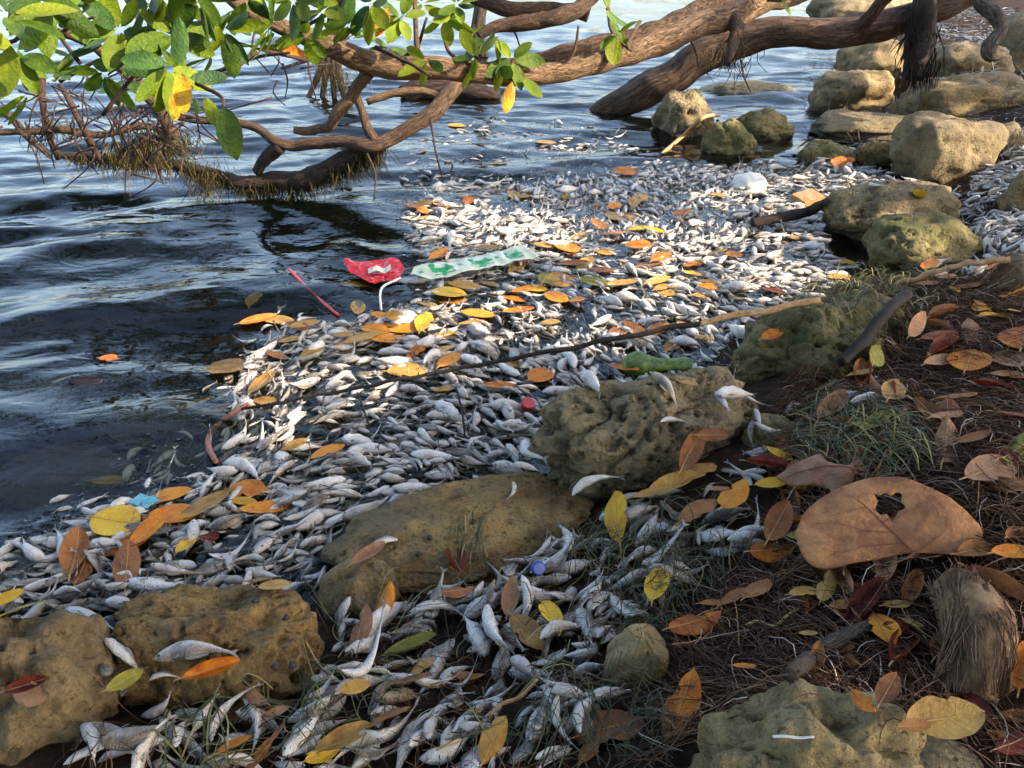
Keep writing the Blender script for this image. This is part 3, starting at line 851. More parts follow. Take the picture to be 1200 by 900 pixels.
# the heap ashore
HEAP = [(402, 735), (440, 692), (520, 655), (560, 640), (640, 625), (700, 605), (790, 615), (850, 640), (800, 690), (752, 720), (712, 760), (705, 830), (640, 905), (350, 905), (375, 820), (350, 760)]
scatter(HEAP, 300, Z_HEAP, .06, .10, .5, .25, .4, 0.0, .0)
scatter(HEAP, 400, Z_HEAP, .06, .12, .5, .55, .3, 0.0, .12)
scatter([(60, 840), (190, 835), (300, 805), (370, 780), (380, 925), (60, 925)], 420, Z_PLEFT, .065, .12, .3, .6, .3, 0.0, .4)
scatter([(0, 700), (130, 690), (170, 735), (100, 760), (0, 760)], 170, Z_PLEFT, .06, .10, .1, .4, .4, 0.0, .0)

# fish one can pick out in the photograph: px, py, length px, heading in the picture, belly(1)/side(0), variant, look, label
BIG = [
    (228, 768, 96, 12, 0, 2, 'mottled', 'largest silver scaled fish lying across the brown ridged rock'),
    (147, 772, 48, -32, 0, 0, 'pale', 'white fish slanting head up on the ridged rock near the snail'),
    (160, 805, 52, 48, 0, 5, 'mottled', 'thin bent grey fish curling down the ridged rock face'),
    (188, 783, 40, 5, 0, 3, 'mottled', 'small grey fish nose to nose with the largest silver fish'),
    (112, 872, 58, -62, 1, 4, 'pale', 'white bellied fish standing tail up against the low tan rock'),
    (166, 870, 72, 62, 1, 1, 'pale', 'slender white fish with its tail pointing up the ridged rock'),
    (210, 862, 42, 80, 1, 9, 'pale', 'short cream bellied fish below the ridged rock'),
    (244, 848, 48, 50, 1, 6, 'pale', 'plump white fish leaning on the ridged rock next to a slender one'),
    (262, 842, 72, 58, 1, 3, 'pale', 'long slender white fish pointing up at the ridged rock'),
    (305, 856, 58, -65, 1, 7, 'mottled', 'pale mottled fish beside the pinkish brown leaf'),
    (380, 815, 44, 20, 1, 8, 'pale', 'small white curled fish in the gap between ridged rock and heap'),
    (452, 737, 82, 55, 1, 4, 'pale', 'big swollen white fish with a cream belly on the heap'),
    (520, 718, 78, 8, 0, 3, 'mottled', 'long grey fish lying level beside the swollen white one'),
    (432, 790, 74, 38, 0, 8, 'mottled', 'split grey fish below the swollen white one'),
    (575, 745, 66, -80, 1, 2, 'pale', 'upright white fish with yellow stained belly mid heap'),
    (620, 708, 56, -78, 1, 1, 'pale', 'bright bluish white fish standing next to the tan leaf'),
    (600, 752, 48, -60, 0, 6, 'dark', 'dark speckled fish between the white one and the tan leaf'),
    (688, 738, 66, -72, 0, 0, 'mottled', 'silver mottled fish standing beside the yellow leaf'),
    (733, 722, 58, -48, 0, 5, 'mottled', 'scaly silver fish slanting on the grass above the squarish rock'),
    (652, 665, 62, 18, 0, 3, 'mottled', 'grey fish reaching across the dark grass near the blue cap'),
    (615, 785, 44, -40, 1, 9, 'pale', 'plump white fish below the tan leaf'),
    (668, 825, 50, 0, 1, 9, 'pale', 'rounded pale fish at the foot of the heap'),
    (715, 820, 58, 22, 1, 6, 'pale', 'fat grey white fish touching the squarish yellow rock'),
    (690, 790, 40, 10, 1, 9, 'pale', 'white belly stacked just above the fat fish'),
    (525, 893, 70, 4, 1, 2, 'pale', 'clean white fish lying level at the lower end of the heap'),
    (505, 855, 42, 80, 1, 9, 'pale', 'round bluish white fish like an egg in the grass'),
    (523, 858, 36, 80, 1, 9, 'pale', 'second round bluish fish touching the egg like one'),
    (690, 588, 56, 22, 1, 1, 'pale', 'limp white fish draped over the end of the slab'),
    (780, 457, 46, -25, 0, 2, 'mottled', 'silver blue fish resting on top of the pitted boulder'),
    (786, 493, 30, 15, 1, 3, 'pale', 'small cream fish on the side of the pitted boulder'),
    (455, 635, 56, 22, 0, 3, 'mottled', 'dried tan grey fish on the upper corner of the slab'),
    (603, 578, 22, -85, 1, 1, 'pale', 'tiny white fish stuck on the slab edge'),
    (695, 452, 36, -40, 1, 4, 'pale', 'broad bluish white fish floating against the pitted boulder'),
    (617, 512, 44, -80, 1, 2, 'pale', 'swollen white fish floating below the red cap'),
    (618, 540, 34, -8, 1, 4, 'pale', 'stubby white fish floating below the swollen one'),
    (515, 562, 40, -12, 1, 2, 'pale', 'bright white fish floating off the slab edge'),
    (512, 423, 40, 30, 1, 7, 'pale', 'large pale fish floating next to the brown scrap above the palm stem'),
    (292, 552, 58, -14, 1, 1, 'pale', 'long bluish white fish floating at the rim of the carpet'),
    (283, 515, 50, 28, 1, 5, 'pale', 'arched pale fish inside the reddish root loop'),
    (520, 252, 46, -25, 1, 3, 'pale', 'long white fish in the sun beyond the plastic strip'),
    (1025, 475, 66, 5, 1, 7, 'pale', 'long limp grey white fish in the pocket below the charred stick'),
    (928, 480, 26, 50, 1, 1, 'pale', 'single white fish on the mossy stone below the pitted rock'),
    (1140, 850, 30, 10, 0, 3, 'dark', 'withered dark fish in the root litter by the broad tan leaf') if False else None,
    (850, 605, 60, 10, 0, 2, 'dark', 'shrunken scaly grey fish near the dark red leaf'),
    (858, 470, 44, 10, 1, 9, 'pale', 'white fish tucked behind the pitted boulder'),
]
named = {}
for b in BIG:
    if not b: continue
    px, py, lp, ang, belly, var, look, lab = b
    c = hit(px, py)
    _, _, d = proj(c.x, c.y, c.z)
    # heading in the picture -> heading on the ground
    a = R(ang)
    e = hit(px + math.cos(a) * 6, py - math.sin(a) * 6)
    q1, q2 = P0(px, py, c.z), P0(px + math.cos(a) * 8, py - math.sin(a) * 8, c.z)
    hd = math.atan2(q2.y - q1.y, q2.x - q1.x)
    L = lp / 8.0 * (q2 - q1).length
    L = min(max(L, .05), .16)
    roll = math.pi + random.gauss(0, .25) if belly else random.choice((-1, 1)) * math.pi / 2 + random.gauss(0, .2)
    named[len(fish)] = lab
    put_fish(c.x, c.y, L, hd, roll, var, look, 'named')

# which 300 are things of their own: largest in the picture and lying on top
def score(f):
    loc = f[0].translation
    px, py, d = proj(loc.x, loc.y, loc.z)
    if not (-20 < px < 1220 and -20 < py < 920): return -1
    top = float(hz(loc.x, loc.y)) - loc.z
    vis = 1.0 if top < f[1] * .16 else 0.45
    return f[1] / d * vis + (9 if f[5] in named else 0)
order = sorted(fish, key=score, reverse=True)
solo, rest = order[:300], order[300:]
LANDMARKS = {
 'float': [('close to the plastic strip', 550, 320), ('around the red cap', 618, 482), ('against the pitted boulder', 690, 490), ('off the slab rock', 520, 575), ('by the reddish root loop', 275, 515), ('beneath the red wrapper', 445, 350), ('near the teal wrapper', 170, 610), ('behind the ridged rock', 260, 680), ('near the green lump', 760, 425),
           ('near the mossy rock', 880, 400), ('near the foam lump', 870, 222), ('near the wooden block', 940, 245), ('under the dark stem', 470, 450), ('under the tan stem end', 800, 385), ('in the sunlit middle', 740, 275), ('at the outer rim', 520, 250), ('inside the slab corner', 390, 600), ('amid the orange leaves', 560, 390)],
 'heap': [('by the swollen white fish', 452, 737), ('by the lemon yellow leaf', 645, 730), ('by the blue cap', 630, 672), ('by the squarish rock', 735, 790), ('by the cupped olive leaf', 481, 775), ('by the egg like fish', 514, 860), ('by the rolled red leaf', 536, 668), ('by the slab foot', 425, 705), ('by the orange yellow leaf', 726, 620), ('by the flat brown leaf', 690, 865), ('by the broad tan leaf', 600, 770), ('by the long tan leaf', 390, 870)],
 'litter': [('by the torn huge leaf', 1042, 613), ('by the lobed brown leaf', 1002, 545), ('by the grey stick', 965, 775), ('by the pale yellow rock', 935, 850), ('by the fibrous log', 1150, 760), ('by the charred stick', 1020, 400), ('by the short dry stem', 1120, 330), ('by the pitted boulder', 800, 545), ('by the round orange leaf', 1135, 431), ('on the upper slope', 1180, 480), ('by the squarish rock', 800, 740), ('below the huge leaf', 1000, 690), ('on the slope above the huge leaf', 1150, 560)]}
def near(zone, px, py):
    L = LANDMARKS.get(zone)
    if not L: return ''
    return ' ' + min(L, key=lambda l: (l[1] - px) ** 2 + ((l[2] - py) * 1.4) ** 2)[0]
LOOKW = {'pale': 'white bellied', 'mottled': 'grey mottled', 'dark': 'dark rotted'}
ZONEW = {'float': 'fish floating', 'heap': 'fish in the heap',
         'left': 'fish at the foot of the ridged rock', 'gap': 'fish beside the pitted boulder',
         'pocket': 'fish in the pocket under the charred stick', 'right': 'fish wedged among the far boulders',
         'open': 'fish drifting awash outside the fish carpet'}
for f in solo:
    mt, L, var, look, zone, idx = f
    v = FV[var]
    root = empty('dead_fish', mtx=mt)
    sm = M['fish_' + look]
    b = link('body', v['body'], root, mat=sm)
    link('tail_fin', v['tail'], root)
    link('dorsal_fin', v['dorsal'], root)
    link('side_fin', v['pec'], root)
    for e in v['eyes']: link('eye', e, b)
    if idx in named: tag(root, named[idx], 'fish')
    else:
        loc = mt.translation; qx, qy, qd = proj(loc.x, loc.y, loc.z)
        size = 'long ' if L > .098 else 'small ' if L < .075 else ''
        up = (mt.to_3x3() @ Vector((0, 0, 1))).normalized().z
        pose = 'belly up' if up < -.6 else 'on its side' if up < .6 else 'back up'
        lab = f'{size}{LOOKW[look]} {ZONEW[zone]}{near(zone, qx, qy)} {pose}'
        tag(root, lab, 'fish', lab)
mbs = {k_: MB() for k_ in ('pale', 'mottled', 'dark')}
for f in rest:
    mt, L, var, look, zone, idx = f
    V, Q, T, bk, al, e, dx = FV[var]['lo']
    tv, tq = FV[var]['lotail']
    A = np.array(mt)
    r = random.random()
    # texture space is the object's: keep the vertices in world metres
    bq = random.gauss(0, .35); bz = random.gauss(0, .16)
    V = V + np.stack([0 * V[:, 0], bq * (V[:, 0] ** 2 - .06), bz * (V[:, 0] ** 2 - .06)], 1)
    tv = tv + np.stack([0 * tv[:, 0], bq * (tv[:, 0] ** 2 - .06), bz * (tv[:, 0] ** 2 - .06)], 1)
    mbs[look].add(V @ A[:3, :3].T + A[:3, 3], Q, T, back=bk, along=al, rnd=r, fx=V[:, 0], fy=V[:, 1], fz=V[:, 2])
    mbs[look].add(tv @ A[:3, :3].T + A[:3, 3], tq, back=0.4, along=1.0, rnd=r, fx=tv[:, 0], fy=tv[:, 1], fz=tv[:, 2])
for look, w in (('pale', 'countless white bellied dead fish packed into the floating carpet'), ('mottled', 'countless grey mottled dead fish packed into the floating carpet'), ('dark', 'countless dark rotted dead fish packed into the floating carpet')):
    o = link('fish_carpet', mbs[look].mesh('fish_carpet', M['fish_' + look]))
    tag(kind(o, 'stuff'), w, 'fish')
print('fish', len(fish))

# ------------------------------------------------------------------ fallen leaves
def leaf_mesh(w, curl, bend, twist, seed, n=15, m=7, tip=.0, bites=()):
    V, s_a, t_a = [], [], []
    for i in range(n):
        t = i / (n - 1)
        wd = w * (math.sin(math.pi * min(1, max(0, t)) ** (1.0 + tip)) ** .62) + .004
        for j in range(m):
            s = -1 + 2 * j / (m - 1)
            y = s * wd * .5 * (1 + .05 * noise.noise(Vector((t * 9, math.copysign(3, s), seed * 5.1))))
            for tb, sd, am_, wb in bites:
                if s * sd > 0: y *= 1 - am_ * math.exp(-((t - tb) / wb) ** 2)
            z = curl * (abs(s) ** 1.6) * wd + bend * ((t - .5) ** 2 * 4 - .4) * .25 + twist * s * (t - .5) * .3
            z += .016 * noise.noise(Vector((t * 4, s * 1.5, seed * 9.7))) + .006 * noise.noise(Vector((t * 13, s * 5, seed * 3.3)))
            V.append((t - .5, y * (1 - .25 * abs(curl) * abs(s)), z)); s_a.append(s); t_a.append(t)
    Q = [(i * m + j, (i + 1) * m + j, (i + 1) * m + j + 1, i * m + j + 1) for i in range(n - 1) for j in range(m - 1)]
    V = np.array(V); c = m // 2
    rib = np.vstack([[(-.62, 0, V[c][2] - .01), (-.56, 0, V[c][2])], V[c::m][0:] + [0, 0, .002]])
    rv, rq, rt = tube(rib, np.linspace(.013, .003, len(rib)), 5)
    return MB().add(V, Q, across=s_a, along=t_a).mesh('leaf_blade'), MB().add(rv, rq, rt).mesh('leaf_midrib')
LV = []
for i, (w, cu, be, tw) in enumerate([(.42, .10, .15, .1), (.46, -.12, .2, -.2), (.40, .30, .35, .2), (.50, .05, -.1, .1), (.38, -.3, .5, .3), (.44, .2, -.3, -.3), (.62, .06, .1, 0), (.36, .55, .3, .2)]):
    b_, r_ = leaf_mesh(w, cu, be, tw, i + 1, bites=[(), ((.7, 1, .45, .07),), (), ((.45, -1, .35, .06), (.9, 1, .6, .06)), ((.3, 1, .4, .05),), ((.8, -1, .5, .09),), ((.62, 1, .3, .05),), ()][i])
    b_.materials.append(M['leaf_tan']); r_.materials.append(M['stem_tan'])
    LV.append((b_, r_))
b_, r_ = leaf_mesh(.45, 0.02, .0, .0, 11); b_.materials.append(M['leaf_tan']); r_.materials.append(M['stem_tan']); LV.append((b_, r_))
b_, r_ = leaf_mesh(.80, 0.03, .0, .0, 12); b_.materials.append(M['leaf_tan']); r_.materials.append(M['stem_tan']); LV.append((b_, r_))

def put_leaf(px, py, lp, ang, colour, var, where, label=None, up=0.006, steep=None, scale=1.0):
    c = hit(px, py)
    a = R(ang)
    n = surf_normal(c.x, c.y, .035)
    if WAT[cell(c.x, c.y)] and c.z < .03: n = (n + Vector((0, 0, 2))).normalized()
    q1, q2 = P0(px, py, c.z), P0(px + math.cos(a) * 8, py - math.sin(a) * 8, c.z)
    x = (q2 - q1).normalized()
    L = min(max(lp / 8.0 * (q2 - q1).length, .03), .15) * scale
    if steep:                        # leaf propped up: lift its far end
        x = (x + Vector((0, 0, steep))).normalized()
    y = n.cross(x).normalized()
    z = x.cross(y).normalized()
    z = (z + Vector((random.gauss(0, .08), random.gauss(0, .08), 0))).normalized()
    y = z.cross(x).normalized(); x = y.cross(z)
    mt = Matrix(((x.x, y.x, z.x, 0), (x.y, y.y, z.y, 0), (x.z, y.z, z.z, 0), (0, 0, 0, 1)))
    mt = Matrix.Translation(c + n * up) @ mt @ Matrix.Diagonal((L, L * random.uniform(.85, 1.12), L, 1))
    root = empty('fallen_leaf', mtx=mt)
    b_, r_ = LV[var]
    link('blade', b_, root, mat=M['leaf_' + colour])
    link('midrib', r_, root)
    zn = {CARP: 'float', EDGE: 'float', HEAPW: 'heap', LIT: 'litter'}.get(where)
    lab = label or f'{colour} fallen leaf {where}{near(zn, px, py)}'
    tag(root, lab, 'leaf', None if label else lab)
    rr = L * .4
    iy, ix = cell(c.x + np.linspace(-rr, rr, 5), c.y + np.linspace(-rr, rr, 5))
    return root

OPEN = 'floating alone on the dark open water'
EDGE = 'floating at the carpet rim'
CARP = 'floating among the fish'
HEAPW = 'on the fish heap'
LIT = 'on the root litter'
FLOATING = [  # px, py, len px, angle, colour
    (103, 450, 32, -10, 'dark red', OPEN), (70, 447, 22, 10, 'tan', OPEN), (128, 422, 20, 5, 'orange', OPEN), (268, 432, 44, 5, 'tan', EDGE), (228, 476, 34, 0, 'tan', EDGE), (258, 484, 42, 5, 'brown', EDGE),
    (302, 376, 38, 8, 'orange', EDGE), (326, 377, 32, -5, 'tan', EDGE), (298, 352, 22, 60, 'tan', EDGE), (357, 382, 32, 10, 'tan', EDGE), (340, 400, 24, 0, 'tan', EDGE), (308, 453, 38, 40, 'tan', EDGE),
    (310, 472, 26, 0, 'tan', EDGE), (325, 420, 22, -20, 'brown', EDGE), (385, 534, 36, 15, 'orange', CARP), (345, 524, 28, 20, 'tan', CARP), (130, 566, 38, -5, 'tan', EDGE), (200, 582, 44, 20, 'orange', CARP), (292, 575, 40, 0, 'orange', CARP),
    (285, 590, 28, 5, 'yellow', CARP), (136, 613, 46, -3, 'yellow', CARP), (150, 638, 56, 18, 'orange', CARP), (178, 630, 50, 40, 'orange', CARP), (205, 606, 52, 8, 'orange', CARP), (240, 596, 60, 25, 'tan', CARP), (312, 600, 54, 15, 'orange', CARP), (220, 642, 28, 65, 'yellow', CARP), (214, 677, 44, -5, 'tan', CARP),
    (302, 685, 30, 10, 'tan', CARP), (322, 690, 32, 0, 'tan', CARP), (245, 633, 20, 0, 'dark red', CARP), (10, 706, 38, 30, 'yellow', EDGE), (22, 720, 60, 25, 'olive green', EDGE), (150, 665, 40, 80, 'brown', CARP),
    (418, 335, 34, -5, 'yellow', EDGE), (420, 362, 30, 85, 'tan', CARP), (462, 372, 18, 5, 'tan', CARP), (526, 345, 34, -6, 'yellow', CARP), (530, 354, 30, -5, 'orange', CARP), (545, 338, 46, -6, 'tan', CARP), (598, 352, 28, -4, 'orange', CARP), (612, 344, 22, 10, 'orange', CARP),
    (626, 340, 26, -8, 'yellow', CARP), (652, 350, 26, -30, 'orange', CARP), (607, 366, 32, 2, 'orange', CARP), (655, 332, 34, 5, 'tan', CARP), (640, 328, 24, 50, 'olive green', CARP), (676, 353, 18, 0, 'orange', CARP), (475, 387, 40, -4, 'orange', CARP), (497, 381, 20, 60, 'yellow', CARP), (525, 396, 26, 20, 'yellow', CARP), (456, 400, 44, 8, 'orange', CARP),
    (424, 398, 50, 5, 'tan', CARP), (440, 388, 30, -10, 'orange', CARP), (560, 369, 34, -8, 'orange', CARP), (478, 438, 42, 4, 'tan', CARP), (633, 446, 24, 30, 'orange', CARP), (725, 390, 26, 55, 'brown', CARP), (718, 275, 26, 0, 'orange', CARP), (748, 270, 20, 5, 'yellow', CARP), (766, 271, 24, -5, 'yellow', CARP), (748, 288, 26, -10, 'orange', CARP),
    (710, 298, 20, 0, 'tan', CARP), (665, 293, 24, -25, 'orange', CARP), (640, 291, 28, 3, 'tan', CARP), (670, 313, 32, -5, 'brown', CARP), (705, 320, 30, 0, 'brown', CARP), (695, 331, 30, -12, 'olive green', CARP), (727, 335, 34, 8, 'tan', CARP), (770, 333, 26, 0, 'tan', CARP), (785, 346, 24, -5, 'tan', CARP), (828, 338, 20, -20, 'orange', CARP),
    (825, 348, 24, 5, 'tan', CARP), (812, 313, 20, 5, 'orange', CARP), (812, 323, 26, 0, 'yellow', CARP), (775, 303, 20, 15, 'orange', CARP), (760, 312, 28, 3, 'brown', CARP), (732, 203, 30, -3, 'orange', EDGE), (744, 237, 22, 50, 'tan', CARP), (720, 243, 14, 10, 'orange', CARP), (588, 229, 40, -4, 'dark red', CARP), (484, 243, 34, -12, 'orange', CARP),
    (497, 240, 26, 20, 'tan', CARP), (614, 232, 18, 0, 'yellow', CARP), (550, 236, 12, 60, 'orange', CARP), (665, 233, 14, 0, 'yellow', CARP), (560, 165, 24, 0, 'brown', OPEN), (640, 168, 28, 5, 'tan', OPEN), (535, 148, 18, 0, 'orange', OPEN), (650, 200, 22, 0, 'orange', OPEN), (585, 193, 18, 0, 'tan', OPEN), (490, 180, 16, 20, 'orange', OPEN), (570, 295, 26, 0, 'tan', CARP), (645, 380, 20, 0, 'tan', CARP),
    (520, 415, 24, 10, 'tan', CARP), (990, 312, 22, 0, 'yellow', CARP), (880, 185, 18, 0, 'orange', CARP), (940, 172, 18, 0, 'tan', EDGE), (985, 326, 26, 0, 'tan', CARP), (905, 395, 22, 20, 'orange', CARP), (890, 260, 20, 5, 'brown', CARP), (860, 300, 18, 0, 'orange', CARP), (930, 280, 18, 10, 'tan', CARP), (840, 230, 16, 0, 'tan', CARP), (800, 250, 16, 20, 'orange', CARP), (905, 345, 24, -5, 'dark red', CARP),
]
for px, py, lp, a, c_, wh in FLOATING:
    put_leaf(px, py, lp * 1.22, a + random.gauss(0, 6), c_, random.choice((8, 8, 0, 3, 9) if lp > 20 else (8, 9, 3)), wh, up=.007)
for i in range(40):     # more of the same, half sunk
    while True:
        px, py = random.uniform(260, 900), random.uniform(225, 460)
        if pip(px, py, CARPET) and py > 330 - (px - 400) * .1 - 100: break
    put_leaf(px, py, random.uniform(20, 34) * (py + 120) / 480, random.uniform(-40, 40), random.choice(('tan', 'tan', 'brown', 'orange')), random.choice((8, 0, 3)), CARP, up=.004)

BANK = [  # px, py, len, angle, colour, variant, where, own label, steep
    (726, 620, 52, 100, 'yellow', 3, HEAPW, 'orange yellow oval leaf propped upright on the fish above the scaly one', .25),
    (770, 690, 46, 80, 'yellow', 0, HEAPW, 'notched yellow leaf on the dark grass above the squarish rock', .1),
    (645, 730, 48, -65, 'yellow', 5, HEAPW, 'bright lemon yellow leaf among the upright fish', .1),
    (481, 766, 68, 22, 'olive green', 2, HEAPW, 'cupped olive yellow leaf beside the swollen white fish', .1),
    (446, 714, 48, 55, 'orange', 4, HEAPW, 'folded rust orange leaf above the swollen white fish', .3),
    (425, 748, 52, 72, 'pinkish brown', 1, HEAPW, 'pinkish brown leaf pressed against the slab foot', .2),
    (432, 656, 48, 32, 'pinkish brown', 2, HEAPW, 'curled pinkish brown leaf on the upper corner of the slab', .0),
    (597, 714, 42, 78, 'pinkish brown', 0, HEAPW, 'small pinkish brown leaf overlapping the broad tan one', .2),
    (621, 745, 60, -45, 'tan', 3, HEAPW, 'broad flat tan leaf lying mid heap', 0),
    (536, 668, 52, -72, 'dark red', 7, HEAPW, 'rolled glossy dark red leaf standing at the slab edge', .4),
    (538, 697, 40, 10, 'brown', 1, HEAPW, None, 0), (545, 795, 46, -4, 'brown', 1, HEAPW, None, 0), (485, 806, 46, 5, 'brown', 0, HEAPW, None, 0), (495, 790, 36, 40, 'tan', 3, HEAPW, None, 0),
    (575, 876, 56, 60, 'tan', 1, HEAPW, 'upright tan leaf with a dark stem in the lower grass', .3), (405, 878, 74, 22, 'tan', 2, HEAPW, 'long tan orange leaf at the lower end of the heap', 0), (418, 835, 40, 10, 'tan', 0, HEAPW, None, 0),
    (455, 850, 60, 30, 'brown', 3, HEAPW, None, 0), (710, 862, 86, 15, 'brown', 3, HEAPW, 'large flat brown leaf in the shaded grass below the squarish rock', 0), (690, 885, 40, 60, 'brown', 1, HEAPW, None, .2),
    (815, 742, 64, 18, 'orange', 1, LIT, 'orange tan leaf lying across the root litter edge beside the squarish rock', .05),
    (800, 842, 78, 68, 'orange', 1, LIT, 'big orange leaf leaning on the litter left of the pale yellow rock' if False else 'big orange leaf leaning up beside the pale yellow rock', .25),
    (837, 722, 36, 10, 'brown', 0, LIT, None, 0), (866, 712, 44, 25, 'brown', 3, LIT, None, 0), (890, 704, 40, 40, 'brown', 0, LIT, None, 0), (945, 706, 38, 12, 'tan', 3, LIT, None, 0), (970, 698, 34, 70, 'tan', 1, LIT, None, .1),
    (993, 722, 42, 0, 'brown', 0, LIT, None, 0), (1016, 724, 58, 42, 'dark red', 7, LIT, 'folded red leaf standing over the grey stick end', .3), (1052, 722, 36, 12, 'tan', 0, LIT, 'dull tan leaf with a brown hole behind the folded red one', 0),
    (1036, 751, 52, -62, 'orange', 3, LIT, 'flat oval tan orange leaf over the grey stick end', .1), (873, 799, 30, 0, 'orange', 0, LIT, None, 0), (948, 758, 24, 0, 'tan', 0, LIT, None, 0), (1068, 745, 30, -20, 'tan', 0, LIT, None, 0),
    (1085, 850, 92, 8, 'tan', 6, LIT, 'broad tan leaf behind the olive rock lobe', .05), (1118, 858, 50, -55, 'yellow', 0, LIT, 'yellow leaf with a raised stem lapping the broad tan one', .2), (1012, 835, 44, -50, 'orange', 1, LIT, None, .1), (1036, 825, 40, 60, 'brown', 0, LIT, None, 0),
    (1194, 795, 52, 80, 'orange', 2, LIT, 'curled orange leaf at the foot of the fibrous log', .2), (1190, 880, 60, 20, 'dark red', 1, LIT, None, .1), (1180, 660, 50, 10, 'orange', 0, LIT, None, 0), (1165, 700, 90, -30, 'brown', 7, LIT, 'long rolled brown leaf hooding the fibrous log', .1),
    (905, 652, 56, 8, 'orange', 1, LIT, 'cupped orange leaf just off the torn sea leaf', .1), (905, 622, 44, 60, 'brown', 0, LIT, None, .1), (940, 577, 42, -8, 'yellow', 1, LIT, 'bright yellow leaf between the dark red leaf and the torn leaf', .05), (905, 576, 40, 5, 'yellow', 0, LIT, None, 0),
    (894, 556, 54, -8, 'dark red', 7, LIT, 'glossy dark red rolled leaf beside the lobed brown leaf', .05), (912, 543, 36, -25, 'yellow', 0, LIT, None, 0), (960, 563, 44, 0, 'orange', 0, LIT, None, 0), (975, 487, 48, 42, 'pinkish brown', 2, LIT, 'narrow pinkish brown leaf standing on the grass tuft', .35),
    (1030, 503, 40, 25, 'olive green', 0, LIT, None, 0), (1040, 470, 34, 60, 'tan', 0, LIT, None, 0), (1018, 424, 26, 60, 'olive green', 0, LIT, None, 0), (1008, 448, 30, 15, 'tan', 0, LIT, None, 0),
    (1135, 431, 32, 70, 'orange', 9, LIT, 'round orange leaf beside the long dark red one', .15), (1106, 416, 62, 25, 'dark red', 7, LIT, 'long rolled dark red leaf on the root litter slope', .1), (1102, 432, 44, 18, 'pinkish brown', 0, LIT, None, 0),
    (1100, 404, 44, 5, 'brown', 0, LIT, None, 0), (1093, 389, 36, -20, 'brown', 7, LIT, None, .1), (1064, 390, 34, 60, 'pinkish brown', 0, LIT, None, .1), (1168, 381, 42, -4, 'yellow', 5, LIT, 'torn bright amber leaf in the sunlit litter', 0), (1150, 368, 22, -50, 'orange', 1, LIT, None, .2),
    (1190, 373, 16, 0, 'tan', 9, LIT, None, 0), (1198, 405, 26, 80, 'orange', 9, LIT, None, .1), (1180, 450, 44, -8, 'brown', 3, LIT, None, 0), (1190, 500, 60, -5, 'dark red', 0, LIT, None, 0), (1160, 465, 50, -8, 'dark red', 7, LIT, None, 0), (1120, 478, 50, 10, 'brown', 0, LIT, None, 0),
    (1140, 527, 40, 10, 'brown', 0, LIT, None, 0), (1190, 535, 56, 30, 'olive green', 4, LIT, 'grey olive crumpled leaf above the reddish one on the litter', .1), (1190, 575, 60, -25, 'brown', 1, LIT, None, .1), (1160, 560, 60, 15, 'pinkish brown', 3, LIT, None, 0), (1110, 500, 40, 15, 'pinkish brown', 0, LIT, None, 0), (1130, 345, 44, 0, 'brown', 0, LIT, None, 0),
    (1185, 352, 26, 15, 'orange', 1, LIT, None, .1), (1165, 332, 20, 30, 'orange', 0, LIT, None, 0), (1090, 318, 24, 60, 'orange', 0, LIT, None, .1), (1108, 332, 22, 10, 'pinkish brown', 0, LIT, None, 0), (1085, 340, 28, 5, 'pinkish brown', 0, LIT, None, 0), (1118, 348, 14, -40, 'yellow', 0, LIT, 'tiny lemon yellow leaf at the top of the root litter', .1),
    (800, 540, 56, 62, 'brown', 0, LIT, None, .2), (788, 582, 60, 20, 'tan', 2, LIT, None, 0), (765, 590, 56, 12, 'tan', 0, LIT, None, 0), (822, 565, 44, 40, 'tan', 3, LIT, None, 0), (815, 610, 50, 30, 'brown', 3, LIT, None, .1), (840, 585, 30, 0, 'pinkish brown', 0, LIT, None, 0), (825, 520, 40, 0, 'brown', 0, LIT, None, 0), (860, 590, 40, 50, 'orange', 1, LIT, None, .1),
    (1075, 231, 20, -80, 'yellow', 0, '', 'small bright yellow leaf standing on the long sunlit rock', .5), (986, 193, 30, 0, 'orange', 1, '', 'glossy red orange leaf wedged by the small brown rock', .1), (38, 802, 56, 10, 'dark red', 7, '', 'curled dark red leaf with a pinkish back on the low tan rock', .2), (40, 812, 42, -20, 'pinkish brown', 3, '', 'pinkish tan leaf half tucked under the dark red one', .1),
    (250, 785, 72, 18, 'orange', 7, '', 'narrow orange leaf tucked under the largest silver fish', 0), (150, 797, 50, 28, 'olive green', 0, '', 'olive tan leaf under the bent fish on the ridged rock', 0), (300, 825, 40, -50, 'pinkish brown', 1, '', 'pinkish leaf standing at the ridged rock foot', .2), (322, 842, 36, 20, 'pinkish brown', 0, '', 'dull pink leaf beneath the mottled fish', 0),
    (272, 885, 54, 22, 'orange', 3, HEAPW, None, 0), (310, 890, 50, 50, 'orange', 0, HEAPW, None, .1), (380, 890, 44, 20, 'yellow', 0, HEAPW, None, 0), (330, 868, 36, 60, 'brown', 0, HEAPW, None, 0), (90, 652, 54, 75, 'brown', 2, '', 'limp brown leaf half sunk beyond the low tan rock', .1), (98, 672, 36, 60, 'brown', 1, '', 'brown leaf scrap below the limp one', 0),
    (940, 640, 34, 0, 'olive green', 0, LIT, None, 0), (1055, 860, 40, 5, 'brown', 0, LIT, None, 0),
]
for px, py, lp, a, c_, v_, wh, lab, st in BANK:
    put_leaf(px, py, lp, a, c_, v_, wh, lab, up=.026 if wh == LIT else .012, steep=st or None)
